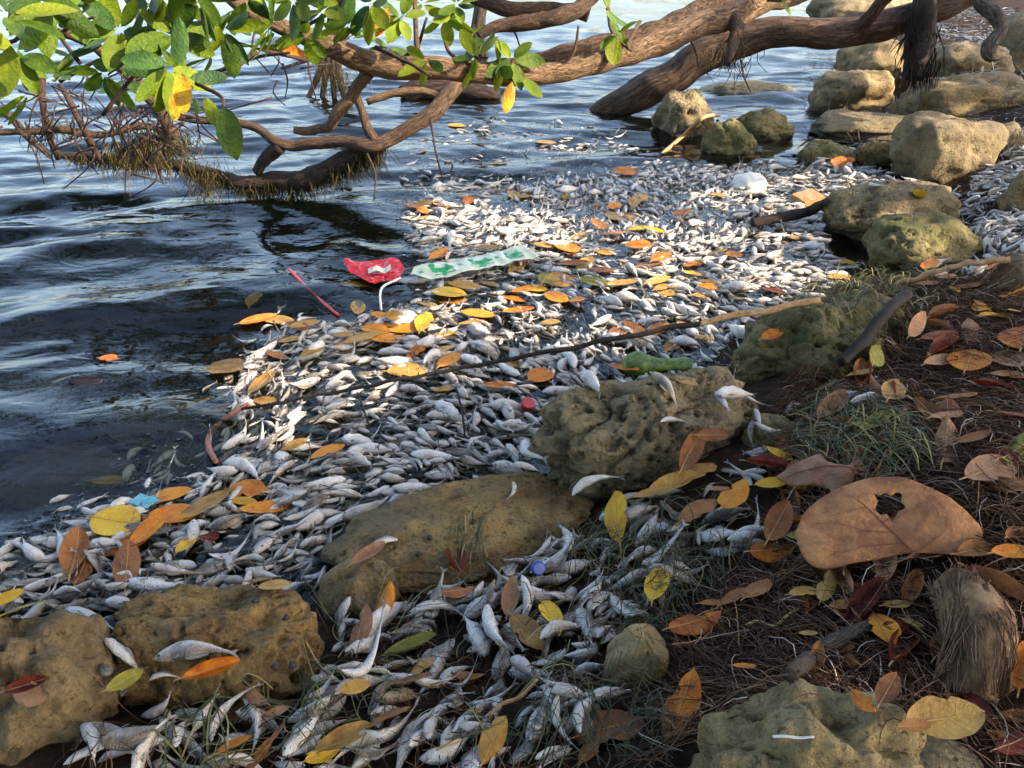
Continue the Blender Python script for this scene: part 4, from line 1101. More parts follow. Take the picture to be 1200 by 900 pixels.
for i in range(64):      # litter leaves half buried in the roots
    while True:
        px, py = random.uniform(860, 1200), random.uniform(350, 880)
        if px > 900 + abs(py - 560) * .25 and math.hypot(px - 1040, (py - 600) * 1.5) > 75 and not ROCK[cell(*hit(px, py)[:2])]: break
    put_leaf(px, py, random.uniform(28, 58), random.uniform(0, 180), random.choice(('brown', 'brown', 'pinkish brown', 'orange', 'dark red', 'brown')), random.randrange(8), LIT, up=random.uniform(.008, .022), steep=random.uniform(-.2, .25))

# ---- the torn sea grape leaf and the lobed brown leaf
from mathutils.geometry import delaunay_2d_cdt
def flat_leaf(name, label, outline, hole, veins, px, py, zlift, mat, veinmat, sizepx, warp, tilt, seed):
    """outline / hole / veins in photograph pixels relative to px,py; laid on a plane tilted to the camera side"""
    c = hit(px, py) + Vector((0, 0, zlift))
    _, _, d = proj(*c)
    nrm = Vector(tilt).normalized()
    ex = Vector((1, 0, 0)); ex = (ex - nrm * ex.dot(nrm)).normalized(); ey = nrm.cross(ex)
    cpos = Vector((0, 0, CAMZ))
    def uv(q):
        r = PD(px + q[0], py + q[1], 1.0) - cpos
        t = (c - cpos).dot(nrm) / r.dot(nrm)
        w = cpos + r * t - c
        return (w.dot(ex), w.dot(ey))
    def dens(pl, closed=True, n=5):
        o = [uv(q) for q in pl]
        if closed: o = o + [o[0]]
        return smooth_path([(a, b) for a, b in o], n)
    ol = dens(outline)[:-1]
    hl = dens(hole, True, 3)[:-1] if hole else np.zeros((0, 2))
    pts = [Vector(p) for p in ol] + [Vector(p) for p in hl]
    n1, n2 = len(ol), len(hl)
    edges = [(i, (i + 1) % n1) for i in range(n1)] + [(n1 + i, n1 + (i + 1) % n2) for i in range(n2)]
    lo, hi = ol.min(0), ol.max(0)
    step = (hi[0] - lo[0]) / 34
    for gx_ in np.arange(lo[0], hi[0], step):
        for gy_ in np.arange(lo[1], hi[1], step):
            a, b = gx_ + random.uniform(-.2, .2) * step, gy_ + random.uniform(-.2, .2) * step
            if pip(a, b, ol) and not (n2 and pip(a, b, hl)): pts.append(Vector((a, b)))
    r_ = delaunay_2d_cdt(pts, edges, [], 0, 1e-6)
    vs_ = np.array([v[:] for v in r_[0]])
    T = [f for f in r_[2] if len(f) == 3]
    cen = np.array([vs_[list(f)].mean(0) for f in T])
    keep = pip(cen[:, 0], cen[:, 1], ol)
    if n2: keep &= ~pip(cen[:, 0], cen[:, 1], hl)
    T = np.array([f for f, k_ in zip(T, keep) if k_])
    sz = hi[0] - lo[0]
    def hgt(a, b):
        e = max(0, 1 - min(np.hypot(ol[:, 0] - a, ol[:, 1] - b)) / (.2 * sz))
        return warp * sz * (.10 * noise.noise(Vector((a / sz * 3, b / sz * 3, seed))) + .03 * noise.noise(Vector((a / sz * 9, b / sz * 9, seed))) - .035 * e * e)
    def w3(a, b, up=0): return Vector(c) * 0 + ex * a + ey * b + nrm * (hgt(a, b) + up)
    root = empty(name, loc=c)
    V = np.array([w3(a, b)[:] for a, b in vs_]); V2 = V - np.array(nrm[:]) * .0012
    n = len(V)
    from collections import Counter
    ec = Counter()
    for f in T:
        for i in range(3): ec[(f[i], f[(i + 1) % 3])] += 1
    rim = [(a, b) for (a, b) in ec if (b, a) not in ec]
    blade = MB().add(np.vstack([V, V2]), [(a, a + n, b + n, b) for a, b in rim], np.vstack([T, T[:, ::-1] + n]), across=0.0, along=0.0).mesh('blade', mat)
    link('blade', blade, root)
    for vn in veins:
        p2 = smooth_path([uv(q) for q in vn[1:]], 6)
        pts3 = np.array([w3(a, b, .0012)[:] for a, b in p2])
        link('vein', MB().add(*tube(pts3, np.linspace(vn[0], vn[0] * .35, len(pts3)), 5)).mesh('vein', veinmat), root)
    tag(root, label, 'leaf')
    return root
flat_leaf('sea_grape_leaf', 'huge rounded tan orange leaf with a ragged hole on the root litter',
          [(-110, 10), (-95, -20), (-62, -42), (-20, -56), (25, -52), (72, -32), (100, -10), (112, 10), (100, 26), (78, 36), (50, 34), (10, 35), (-15, 42), (-40, 46), (-70, 52), (-88, 50), (-102, 35)],
          [(-19, -37), (-11, -34), (-3, -37), (3, -34), (9, -38), (16, -36), (15, -28), (20, -20), (12, -16), (9, -10), (3, -5), (-2, -12), (-10, -11), (-16, -18), (-13, -27)],
          [(.0015, (29, 33), (5, 10), (-18, -12), (-44, -32)), (.0010, (29, 33), (50, 22), (65, 8), (68, -8)), (.0008, (5, 10), (-30, 8), (-60, 0), (-85, -2)), (.0008, (16, 22), (-20, 26), (-55, 34), (-80, 30)),
           (.0007, (-8, -2), (20, -14), (50, -28)), (.0006, (-25, -18), (-50, -14), (-75, -8)), (.0006, (-60, 33), (-72, 40), (-78, 46)), (.0035, (30, 34), (22, 40), (0, 50))],
          1042, 613, 0.10, M['leaf_grape'], M['vein'], 220, 0.6, (-.22, -.42, .9), 3.3)
flat_leaf('lobed_leaf', 'big crumpled dull brown lobed leaf below the grass tuft',
          [(-88, 2), (-60, -12), (-40, -17), (-30, -6), (-12, 2), (0, -6), (20, -16), (50, -28), (75, -24), (88, -14), (50, -6), (78, 0), (70, 8), (45, 22), (20, 20), (0, 12), (-5, 30), (-25, 32), (-30, 24), (-55, 20), (-72, 12)], None,
          [(.003, (-5, 10), (-2, -4), (2, -22)), (.002, (-4, 8), (-40, 2), (-75, 4)), (.002, (-2, 4), (35, -8), (75, -18)), (.002, (0, 8), (30, 10), (60, 8))],
          1002, 545, 0.045, M['leaf_bigbrown'], M['vein'], 170, 1.3, (0, -.35, .93), 8.8)

# ------------------------------------------------------------------ mangrove trees
def bark_uv(p, r, ns):
    arc = np.concatenate([[0], np.cumsum(np.linalg.norm(np.diff(p, axis=0), axis=1))]) / max(float(np.mean(r)), .003)
    th = np.arange(ns) * 2 * math.pi / ns
    n = len(p)
    f = lambda a: np.append(np.broadcast_to(a, (n, ns)).ravel(), [0, 0])
    return dict(bx=f(np.cos(th)[None]), by=f(np.sin(th)[None]), bz=f((arc * .22)[:, None] + p[0][0] * 7))
def limb_pts(rows, n=7):
    """rows of photograph px, py, depth in metres, radius in px (or world x, y, z, radius as a tagged row)"""
    w = []
    for r in rows:
        if r[0] == 'w': w.append(r[1:])
        else:
            p = PD(r[0], r[1], r[2]); w.append((p.x, p.y, p.z, r[3] * r[2] / F))
    a = smooth_path(w, n if len(rows) < 4 or n < 6 else n * 2)
    return a[:, :3], np.maximum(a[:, 3], .0012)

def limb(root, name, rows, mat, ns=12, rough=.16, n=7, seed=0.0):
    p, r = limb_pts(rows, n)
    arc = np.concatenate([[0], np.cumsum(np.linalg.norm(np.diff(p, axis=0), axis=1))]) / float(r.mean())
    jit = np.array([[noise.noise(Vector((i * .13, seed, s_))) + .5 * noise.noise(Vector((i * .4, seed, s_))) for s_ in (0, 5, 9)] for i in arc]) * r[:, None] * .5
    p = p + jit
    o = link(name, MB().add(*tube(p - np.array(root.location), r, ns, True, rough, seed), **bark_uv(p, r, ns)).mesh(name, mat), root)
    return p, r

tb = Vector((3.35, 3.3, float(hterr(np.array(3.35), np.array(3.3)))))
mang = tag(empty('mangrove_tree', tb), 'mangrove with a sunlit limb and green leaves arching over the water', 'tree')
limb(mang, 'trunk', [('w', tb.x, tb.y, tb.z - .1, .15), ('w', tb.x - .02, tb.y, 1.0, .12), ('w', tb.x - .1, tb.y + .05, 2.0, .11), ('w', tb.x - .3, tb.y + .3, 3.2, .08)], M['bark'])
TWIGP = []
limb(mang, 'limb', [('w', 3.25, 3.3, 1.55, .10), ('w', 2.6, 3.5, 1.62, .085), (1010, -52, 3.6, 19), (900, 2, 3.3, 15), (820, 32, 3.1, 14), (740, 62, 3.0, 13), (660, 81, 2.9, 12), (590, 88, 2.8, 12), (520, 83, 2.75, 13), (450, 75, 2.7, 14), (400, 60, 2.65, 13), (345, 36, 2.6, 10), (280, 4, 2.5, 8), (235, -40, 2.5, 6)], M['bark_pale'], 16, .13, 9, 1.0)
limb(mang, 'limb', [('w', 3.2, 3.4, 1.9, .10), (960, -60, 4.6, 16), (880, -12, 4.6, 16), (810, 22, 4.5, 16), (740, 48, 4.4, 14), (660, 64, 4.3, 12), (600, 78, 4.3, 10), (545, 92, 4.2, 9), (528, 106, 4.1, 9.5), (505, 134, 4.05, 9.5), (465, 158, 4.05, 8.5), (435, 170, 4.05, 8.5), (400, 166, 4.1, 7), (350, 170, 4.15, 6.5), (322, 165, 4.15, 6), (300, 150, 4.2, 5), (270, 142, 4.2, 4.5), (230, 140, 4.2, 4.5), (180, 133, 4.2, 4)], M['bark'], 14, .16, 7, 2.0)
limb(mang, 'limb', [(720, -30, 3.3, 9), (690, 2, 3.25, 9), (655, 18, 3.2, 9), (620, 27, 3.2, 9), (588, 30, 3.2, 8), (560, 42, 3.2, 5)], M['bark'], 10, .2, 6, 3.0)
limb(mang, 'limb', [(690, 16, 4.0, 9), (640, 12, 4.0, 9), (590, 8, 4.0, 9), (545, -8, 4.0, 8)], M['bark'], 10, .2, 6, 3.5)
limb(mang, 'branch', [(432, 84, 2.72, 8), (415, 108, 2.78, 7), (398, 132, 2.82, 7), (386, 148, 2.86, 6), (360, 153, 2.9, 5), (344, 152, 2.9, 4)], M['bark_pale'], 10, .2, 6, 4.0)
limb(mang, 'branch', [(412, 100, 4.0, 5), (424, 132, 4.05, 5), (432, 152, 4.05, 6), (440, 168, 4.05, 8)], M['bark'], 8, .2, 5, 5.0)
limb(mang, 'branch', [(300, 118, 5.6, 3), (350, 107, 5.6, 4), (400, 108, 5.6, 4), (425, 104, 5.6, 4)] if False else [(430, 120, 5.2, 4), (460, 110, 5.2, 5), (490, 106, 5.2, 5), (512, 112, 5.2, 4)], M['bark_pale'], 8, .2, 5, 6.0)
ALG = [(450, 172, 4.1, 7), (420, 180, 4.15, 8), (390, 195, 4.2, 11), (345, 211, 4.3, 11), (300, 214, 4.33, 8), (255, 206, 4.36, 8), (190, 190, 4.4, 6), (120, 184, 4.4, 5), (65, 182, 4.4, 4)]
algp, algr = limb(mang, 'root', ALG, M['bark_dark'], 12, .3, 8, 7.0)
limb(mang, 'root', [(330, 172, 4.15, 7), (318, 180, 4.2, 8), (306, 192, 4.25, 7), (302, 202, 4.3, 6)], M['bark_dark'], 8, .2, 5, 8.0)
limb(mang, 'branch', [(60, 36, 3.4, 5), (100, 48, 3.45, 6), (130, 68, 3.5, 7), (158, 96, 3.55, 8), (182, 124, 3.6, 8), (205, 160, 3.7, 6)], M['bark'], 8, .2, 5, 9.0)
limb(mang, 'branch', [(-30, 156, 3.6, 4), (20, 155, 3.6, 4), (70, 152, 3.6, 5), (120, 158, 3.65, 4), (165, 148, 3.65, 4), (210, 158, 3.7, 2)], M['bark'], 7, .2, 5, 10.0)
limb(mang, 'branch', [(-20, 118, 3.6, 3), (10, 136, 3.6, 4), (30, 158, 3.6, 4), (60, 185, 3.6, 2)], M['bark'], 7, .2, 5, 11.0)
limb(mang, 'branch', [(48, 85, 3.6, 4), (50, 120, 3.6, 4), (58, 160, 3.7, 4), (68, 186, 3.8, 3)], M['twig'], 7, .2, 5, 12.0)
limb(mang, 'branch', [(70, 100, 3.5, 3), (90, 135, 3.5, 4), (105, 165, 3.6, 4), (118, 190, 3.7, 3)], M['twig'], 7, .2, 5, 13.0)
limb(mang, 'branch', [(858, 20, 3.15, 9), (862, 38, 3.1, 8), (857, 58, 3.05, 6), (853, 76, 3.0, 3)], M['bark'], 8, .3, 5, 14.0)
limb(mang, 'branch', [(486, -10, 2.7, 3), (487, 30, 2.7, 3), (490, 72, 2.72, 4)], M['bark_pale'], 7, .1, 5, 15.0)
# dark prop roots standing in the water behind
for i, (a, b, d, r, h_) in enumerate([(388, 112, 7.0, 18, 70), (560, 62, 9.2, 14, 60), (20, 30, 9, 6, 40)]):
    for j in range(5):
        ox = random.uniform(-1, 1) * r
        limb(mang, 'prop_root', [(a + ox * 1.6, b + 6, d, 3), (a + ox * .8, b - h_ * .4, d, 4), (a + ox * .4 + 6, b - h_ * 1.1, d, 5), (a + ox * .3 + 14, b - h_ * 1.9, d - .2, 5)], M['bark_dark'], 7, .3, 4, 20 + i * 7 + j)
limb(mang, 'prop_root', [(470, 112, 7.0, 10), (500, 102, 7.0, 14), (540, 104, 7.0, 13), (585, 112, 7.0, 8)], M['bark_dark'], 9, .3, 5, 40.0)
# fine twigs
TW = [((70, 95), (150, 60), 2.6), ((120, 135), (240, 20), 1.9), ((95, 75), (30, 10), 1.8), ((160, 90), (215, 20), 2.0), ((300, 60), (230, 98), 2.2), ((360, 70), (280, 50), 2.3), ((230, 98), (262, 125), 1.7), ((350, 40), (395, 10), 2.4), ((440, 55), (505, 90), 2.5),
      ((750, 25), (735, 55), 2.9), ((712, 10), (740, 60), 2.9), ((640, 85), (678, 30), 2.8), ((520, 40), (560, 78), 2.7), ((400, 60), (330, 80), 2.5), ((250, 85), (340, 62), 2.3), ((10, 50), (60, 5), 1.6), ((60, 50), (110, 20), 1.6), ((100, 30), (30, 60), 1.6), ((595, 100), (600, 88), 2.75), ((470, 70), (500, 20), 2.7), ((900, 0), (940, -20), 3.0)]
for (a, b), (c, d), dep in TW:
    mx, my = (a + c) / 2 + random.uniform(-12, 12), (b + d) / 2 + random.uniform(-8, 12)
    limb(mang, 'twig', [(a, b, dep + .1, 2.6), (mx, my, dep + .05, 2.2), (c, d, dep, 1.5)], M['twig'] if a < 500 else M['bark_pale'], 6, .1, 5, a * .1)
for i in range(120):
    a, b = random.choice(((60, 120), (120, 100), (160, 110), (190, 150), (90, 160), (175, 130), (30, 130), (330, 60), (140, 150)))
    a += random.gauss(0, 30); b += random.gauss(0, 22)
    l_, th = random.uniform(20, 70), random.gauss(R(70), .8)
    dep = random.uniform(2.6, 3.7)
    limb(mang, 'twig', [(a, b, dep, 1.3), (a + l_ * .5 * math.cos(th) + random.gauss(0, 6), b + l_ * .5 * math.sin(th), dep, 1.0), (a + l_ * math.cos(th + random.gauss(0, .3)), b + l_ * math.sin(th), dep + .1, .6)], M['twig'], 4, 0, 4, i)
for (a, b, c, d, e, f_, dep) in [(505, 140, 510, 175, 520, 215, 3.9), (430, 180, 440, 205, 438, 235, 4.0), (300, 30, 296, 60, 315, 85, 2.5), (600, 30, 606, 45, 610, 58, 4.2), (800, 30, 815, 60, 818, 78, 3.1), (868, 70, 872, 90, 880, 108, 3.2)]:
    limb(mang, 'twig', [(a, b, dep, 1.6), (c, d, dep, 1.2), (e, f_, dep, .8)], M['twig'], 5, .1, 4, a)

# algae and roots hanging off the low root
am = MB()
for i in range(3200):
    k_ = random.randrange(4, len(algp) - 6)
    c = algp[k_] + np.array([random.gauss(0, .03), random.gauss(0, .02), random.uniform(-.6, .5) * algr[k_]])
    l_ = random.uniform(.02, .13) * (1.2 if k_ < len(algp) * .55 else .7)
    dr = np.array([random.gauss(0, .35), random.gauss(0, .3), -1.0])
    p = np.array([c, c + dr * l_ * .4, c + dr * l_ * .8 + [random.gauss(0, .012), 0, -.01]])
    w = random.uniform(.0010, .0026)
    am.add(*tube(p, [w, w, w * .4], 3, False), rnd=random.random())
for cx, cy, dep, n_ in ((182, 160, 3.7, 220), (160, 172, 3.75, 160), (205, 165, 3.8, 160), (60, 150, 3.6, 60), (860, 60, 3.05, 60), (390, 85, 6.9, 150), (145, 175, 4.3, 180), (240, 205, 4.3, 160)):
    for i in range(n_):
        p0 = np.array(PD(cx + random.gauss(0, 13), cy + random.gauss(0, 10), dep)[:])
        l_ = random.uniform(.03, .14) * dep / 4
        dr = np.array([random.gauss(0, .4), random.gauss(0, .3), -1.0])
        am.add(*tube(np.array([p0, p0 + dr * l_ * .5, p0 + dr * l_ + [random.gauss(0, .02), 0, 0]]), [.002, .0018, .0008], 3, False), rnd=random.random())
o = MB(); o.__dict__.update(am.__dict__)
for i in range(len(o.v)): o.v[i] = o.v[i] - np.array(mang.location, np.float32)
kind(link('hanging_algae', o.mesh('hanging_algae', M['algae']), mang), 'stuff')

# leaves: whorls at twig ends
MLV = []
for i, (w, cu, be) in enumerate([(.42, .05, .12), (.45, .12, -.1), (.40, -.08, .25), (.48, .06, .3), (.38, .2, .15)]):
    b_, r_ = leaf_mesh(w, cu, be, .05, 20 + i, 9, 5)
    b_.materials.append(M['leaf_green']); MLV.append(b_)
nleaf = 0
LEAFPTS = []
def tree_leaf(p, d, nrm, L, mat):
    global nleaf
    x = Vector(d).normalized(); y = Vector(nrm).cross(x)
    if y.length < .05: y = Vector((1, .2, 0)).cross(x)
    y.normalize(); z = x.cross(y)
    mt = Matrix(((x.x, y.x, z.x, 0), (x.y, y.y, z.y, 0), (x.z, y.z, z.z, 0), (0, 0, 0, 1)))
    c = Vector(p) + x * L * .5 - mang.location
    o = link('leaf', MLV[random.randrange(5)], mang, mat=mat)
    o.matrix_local = Matrix.Translation(c) @ mt @ Matrix.Diagonal((L, L * random.uniform(.9, 1.1), L, 1))
    nleaf += 1
    LEAFPTS.append(tuple(p))
WH = [(8, 20, 1.35, 7), (45, -5, 1.5, 7), (20, 62, 1.5, 6), (75, 35, 1.6, 7), (110, 5, 1.7, 8), (60, 95, 1.8, 4), (85, 70, 1.9, 6), (140, 35, 1.8, 8), (175, 5, 1.8, 8), (165, 60, 1.9, 8), (120, 85, 2.2, 6), (205, 40, 1.8, 8), (235, 5, 1.8, 8), (200, 78, 1.75, 9),
      (262, 35, 1.9, 8), (290, 0, 2.0, 8), (320, 30, 2.1, 8), (345, 0, 2.2, 7), (380, 12, 2.3, 8), (410, 30, 2.4, 8), (435, 5, 2.4, 7), (440, 40, 2.5, 8), (470, 20, 2.6, 6), (500, 70, 2.65, 4), (535, 5, 2.6, 7), (558, 66, 2.7, 8), (600, 68, 2.75, 6), (585, 78, 2.75, 4),
      (712, 12, 2.85, 5), (722, 42, 2.9, 3), (915, 2, 3.0, 4), (35, 110, 2.0, 3), (145, 75, 2.3, 4), (100, 55, 2.0, 6), (250, 65, 1.9, 4), (305, 55, 2.3, 5), (360, 40, 2.4, 6), (520, 20, 2.7, 5), (150, 95, 2.5, 4), (60, 15, 2.0, 6), (30, -8, 1.9, 6), (135, -12, 2.0, 6), (270, 12, 2.4, 6), (400, 5, 2.7, 6), (455, 55, 2.8, 4), (310, 5, 2.6, 6), (545, 50, 2.9, 4), (495, 5, 2.8, 5)]
mats_g = ['leaf_green'] * 5 + ['leaf_dkgreen'] * 2 + ['leaf_lime'] * 4
for px, py, dep, n_ in WH:
    c = PD(px, py, dep)
    ax = Vector((random.gauss(-.2, .5), random.gauss(-.3, .4), random.gauss(.25, .5))).normalized()
    for j in range(n_):
        th = j * 2.4 + random.gauss(0, .3)
        u = ax.orthogonal().normalized(); w = ax.cross(u)
        d = (u * math.cos(th) + w * math.sin(th)) * random.uniform(.7, 1.0) + ax * random.uniform(-.1, .7) + Vector((0, 0, -.15))
        mt = M[random.choice(mats_g)] if px < 470 else M[random.choice(['leaf_lime', 'leaf_lime', 'leaf_green'])]
        tree_leaf(c + d * .01, d, ax + Vector((0, 0, .4)), random.uniform(.075, .115), mt)
# ones that stand out
def own(px, py, dep, qx, qy, mat, tilt=0.0, nrm=(0, -.8, .5)):
    a, b = PD(px, py, dep), PD(qx, qy, dep + tilt)
    tree_leaf(a, b - a, nrm, (b - a).length, M[mat])
own(262, 125, 1.6, 278, 188, 'leaf_green'); own(240, 114, 1.62, 256, 150, 'leaf_lime'); own(222, 92, 1.6, 268, 90, 'leaf_dkgreen', .02); own(140, 70, 1.6, 196, 74, 'leaf_dkgreen', .02); own(228, 114, 1.7, 232, 134, 'leaf_dkgreen')
own(203, 108, 1.7, 207, 142, 'leaf_yellow'); own(600, 96, 2.75, 592, 134, 'leaf_yellow'); own(612, 92, 2.75, 636, 114, 'leaf_lime', .05); own(718, 40, 2.9, 720, 78, 'leaf_lime'); own(455, 10, 2.5, 440, 44, 'leaf_orange'); own(330, 56, 2.4, 358, 66, 'leaf_orange')
own(15, 55, 1.45, 2, 118, 'leaf_lime'); own(210, 20, 1.7, 209, 78, 'leaf_dkgreen'); own(212, 85, 1.65, 216, 135, 'leaf_yellow')
print('tree leaves', nleaf)

# thick trunk dipping into the inlet
b2 = Vector((4.6, 4.9, float(hterr(np.array(4.6), np.array(4.9)))))
mang2 = tag(empty('mangrove_tree', b2), 'thick bare leaning mangrove trunk dipping into the water beside the boulders', 'tree')
limb(mang2, 'trunk', [('w', 4.6, 4.9, b2.z - .1, .2), ('w', 4.4, 4.9, .9, .17), ('w', 4.05, 5.0, 1.25, .13), (1185, -22, 5.6, 15), (1100, 8, 5.7, 15), (1055, 24, 5.8, 16), (1010, 37, 5.85, 17), (940, 39, 5.9, 17), (880, 42, 6.0, 18), (832, 62, 6.1, 19), (782, 95, 6.25, 20), (742, 113, 6.4, 18), (712, 128, 6.55, 15), (690, 145, 6.7, 12)], M['bark'], 16, .2, 9, 50.0)
limb(mang2, 'hanging_root', [(1086, -30, 5.65, 9), (1082, 15, 5.65, 13), (1079, 48, 5.65, 15), (1075, 72, 5.65, 13), (1072, 92, 5.65, 8)], M['bark_dark'], 12, .4, 6, 51.0)
limb(mang2, 'stub', [(1138, -25, 5.3, 8), (1152, 4, 5.25, 9), (1167, 18, 5.2, 9), (1172, 34, 5.2, 8), (1160, 50, 5.2, 8), (1160, 62, 5.2, 8), (1178, 66, 5.2, 3)], M['stick_grey'], 10, .25, 5, 52.0)
limb(mang2, 'limb', [(790, 92, 6.2, 10), (740, 86, 6.3, 8), (700, 92, 6.4, 6)] if False else [(1010, 38, 5.8, 9), (1030, 10, 5.6, 8), (1060, -25, 5.4, 7)], M['bark'], 8, .2, 5, 53.0)
fm = MB()
for i in range(420):
    t = random.random()
    p0 = np.array(PD(1079 + random.gauss(0, 10), 5 + 80 * t, 5.62 + random.uniform(-.06, .06))[:])
    dr = np.array([random.gauss(0, .2), random.gauss(0, .2), -1.0]); l_ = random.uniform(.06, .2)
    fm.add(*tube(np.array([p0, p0 + dr * l_ * .5, p0 + dr * l_]) - np.array(b2), [.005, .005, .002], 3, False), rnd=random.random() * .4)
kind(link('root_fibres', fm.mesh('root_fibres', M['bark_dark']), mang2), 'stuff')

# ------------------------------------------------------------------ sticks, stems and the log
def stick(name, label, rows, mat, ns=8, rough=.2, n=8, seed=0.0, cat='stick'):
    """rows: photograph px, py, height above what lies there, radius px"""
    w = []
    for px, py, up, r in rows:
        c = hit(px, py); _, _, d = proj(*c)
        w.append((c.x, c.y, c.z + up + r * d / F, r * d / F))
    a = smooth_path(w, n)
    root = empty(name, loc=w[0][:3])
    link('stem', MB().add(*tube(a[:, :3] - np.array(w[0][:3]), a[:, 3], ns, True, rough, seed), **bark_uv(a[:, :3], a[:, 3], ns)).mesh(name, mat), root)
    tag(root, label, cat)
    return root, a
def straight(name, label, p0, p1, sag, r0, r1, n, mat, mat2=None, cut=.78, thorn=True, seed=1.0):
    a, b = np.array(p0), np.array(p1)
    t = np.linspace(0, 1, n)[:, None]
    p = a + (b - a) * t
    p[:, 2] += sag * np.sin(math.pi * t[:, 0])
    p += np.array([[0, 0.012 * noise.noise(Vector((i * .13, seed, 0))), 0.008 * noise.noise(Vector((i * .15, seed, 5)))] for i in range(n)])
    r = np.linspace(r0, r1, n)
    root = empty(name, loc=p0)
    k_ = int(n * cut)
    link('stem', MB().add(*tube(p[:k_ + 1] - a, r[:k_ + 1], 7, True, .2, seed)).mesh('stem', mat), root)
    if mat2: link('sunlit_tan_end', MB().add(*tube(p[k_ - 1:] - a, r[k_ - 1:] * 1.03, 7, True, .2, seed)).mesh('sunlit_tan_end', mat2), root)['label'] = 'pale tan end of the stem with sunlight in its colour'  # tan tone paints in the sunlight on this end of the stem
    if thorn:
        for part, lo, hi, mm in (('leaf_stubs', 2, k_, mat), ('pale_leaf_stubs', k_, n - 2, mat2 or mat)):
            tm = MB()
            for i in range(lo, hi):
                for s in (-1, 1):
                    if random.random() < .75:
                        q = p[i]; d = np.array([random.gauss(.3, .3), s * .5 + random.gauss(0, .2), random.uniform(.1, .9)])
                        tm.add(*tube(np.array([q, q + d * random.uniform(.008, .016)]) - a, [r[i] * .6, r[i] * .25], 4))
            if tm.n: kind(link(part, tm.mesh(part, mm), root), 'stuff')
    tag(root, label, 'stem')
    return root
pa, pb = hit(268, 497), hit(958, 364)
straight('palm_stem', 'long dark stubbly stem with a tan end laid across the floating fish', (pa.x, pa.y, .03), (pb.x, pb.y, pb.z + .035), -.0, .0042, .010, 130, M['stick_dark'], M['stick_tan'], .80)
pa, pb = hit(1048, 340), hit(1182, 318)
straight('palm_stem', 'short shaggy pale dry stem at the top of the root litter', (pa.x, pa.y, pa.z + .02), (pb.x, pb.y, pb.z + .03), .02, .008, .012, 60, M['stick_tan'], None, .98, seed=3.0)
stick('charred_stick', 'charred black stick leaning on the mossy rock', [(980, 446, .01, 6), (1005, 420, .03, 7), (1030, 395, .05, 7), (1058, 362, .03, 7)], M['stick_dark'], 9, .25)
stick('grey_stick', 'weathered grey stick half buried in the root litter', [(925, 792, -.012, 8), (945, 781, .0, 10), (970, 767, .006, 10), (998, 752, .008, 9), (1018, 742, .008, 7)], M['stick_grey'], 9, .12, 5)
stick('pale_stick', 'pale thin stick resting against the squat olive rock', [(775, 184, .005, 2.2), (800, 168, .04, 2.4), (822, 155, .08, 2.4), (842, 142, .03, 2)], M['stick_tan'], 6, .1)
stick('reddish_root', 'reddish curved root looping at the rim of the floating fish', [(254, 544, .0, 3.2), (246, 530, .003, 3.6), (247, 513, .004, 3.6), (260, 500, .004, 3.6), (275, 490, .005, 3.6), (292, 478, .004, 3)], M['root_red'], 7, .15)
stick('driftwood', 'dark driftwood piece lying in front of the brown block', [(880, 268, .005, 5), (910, 265, .012, 6), (945, 258, .012, 6), (965, 252, .006, 4)], M['bark_dark'], 8, .3)
stick('thin_twig', 'thin dark twig standing out of the floating fish', [(535, 462, .01, 1.4), (542, 490, .008, 1.4), (545, 514, .004, 1.2)], M['stick_dark'], 5, .1)
stick('thin_twig', 'short dark twig hanging below the long stubbly stem', [(420, 470, .02, 1.3), (427, 486, .012, 1.3), (433, 502, .004, 1)], M['stick_dark'], 5, .1)
stick('white_twig', 'stray white twig lying on the pale yellow rock', [(902, 876, .002, 1.6), (918, 870, .003, 1.8), (936, 869, .002, 1.6), (952, 868, .002, 1.4)], M['foam_white'], 6, .1)
stick('straw_twig', 'bent straw coloured stem on the litter above the grey stick', [(868, 742, .01, 2), (885, 736, .014, 2.2), (905, 742, .012, 2.2), (922, 728, .012, 2), (938, 716, .006, 1.5)], M['stick_tan'], 6, .1)
stick('straw_twig', 'straight straw coloured stem over the fish below the yellow leaf', [(572, 850, .012, 2.2), (590, 836, .02, 2.4), (610, 829, .02, 2.4), (628, 827, .012, 1.8)], M['stick_tan'], 6, .1)
stick('straw_twig', 'straw coloured stem near the egg like fish', [(512, 886, .012, 2), (528, 880, .015, 2.2), (540, 872, .01, 1.6)], M['stick_tan'], 6, .1)

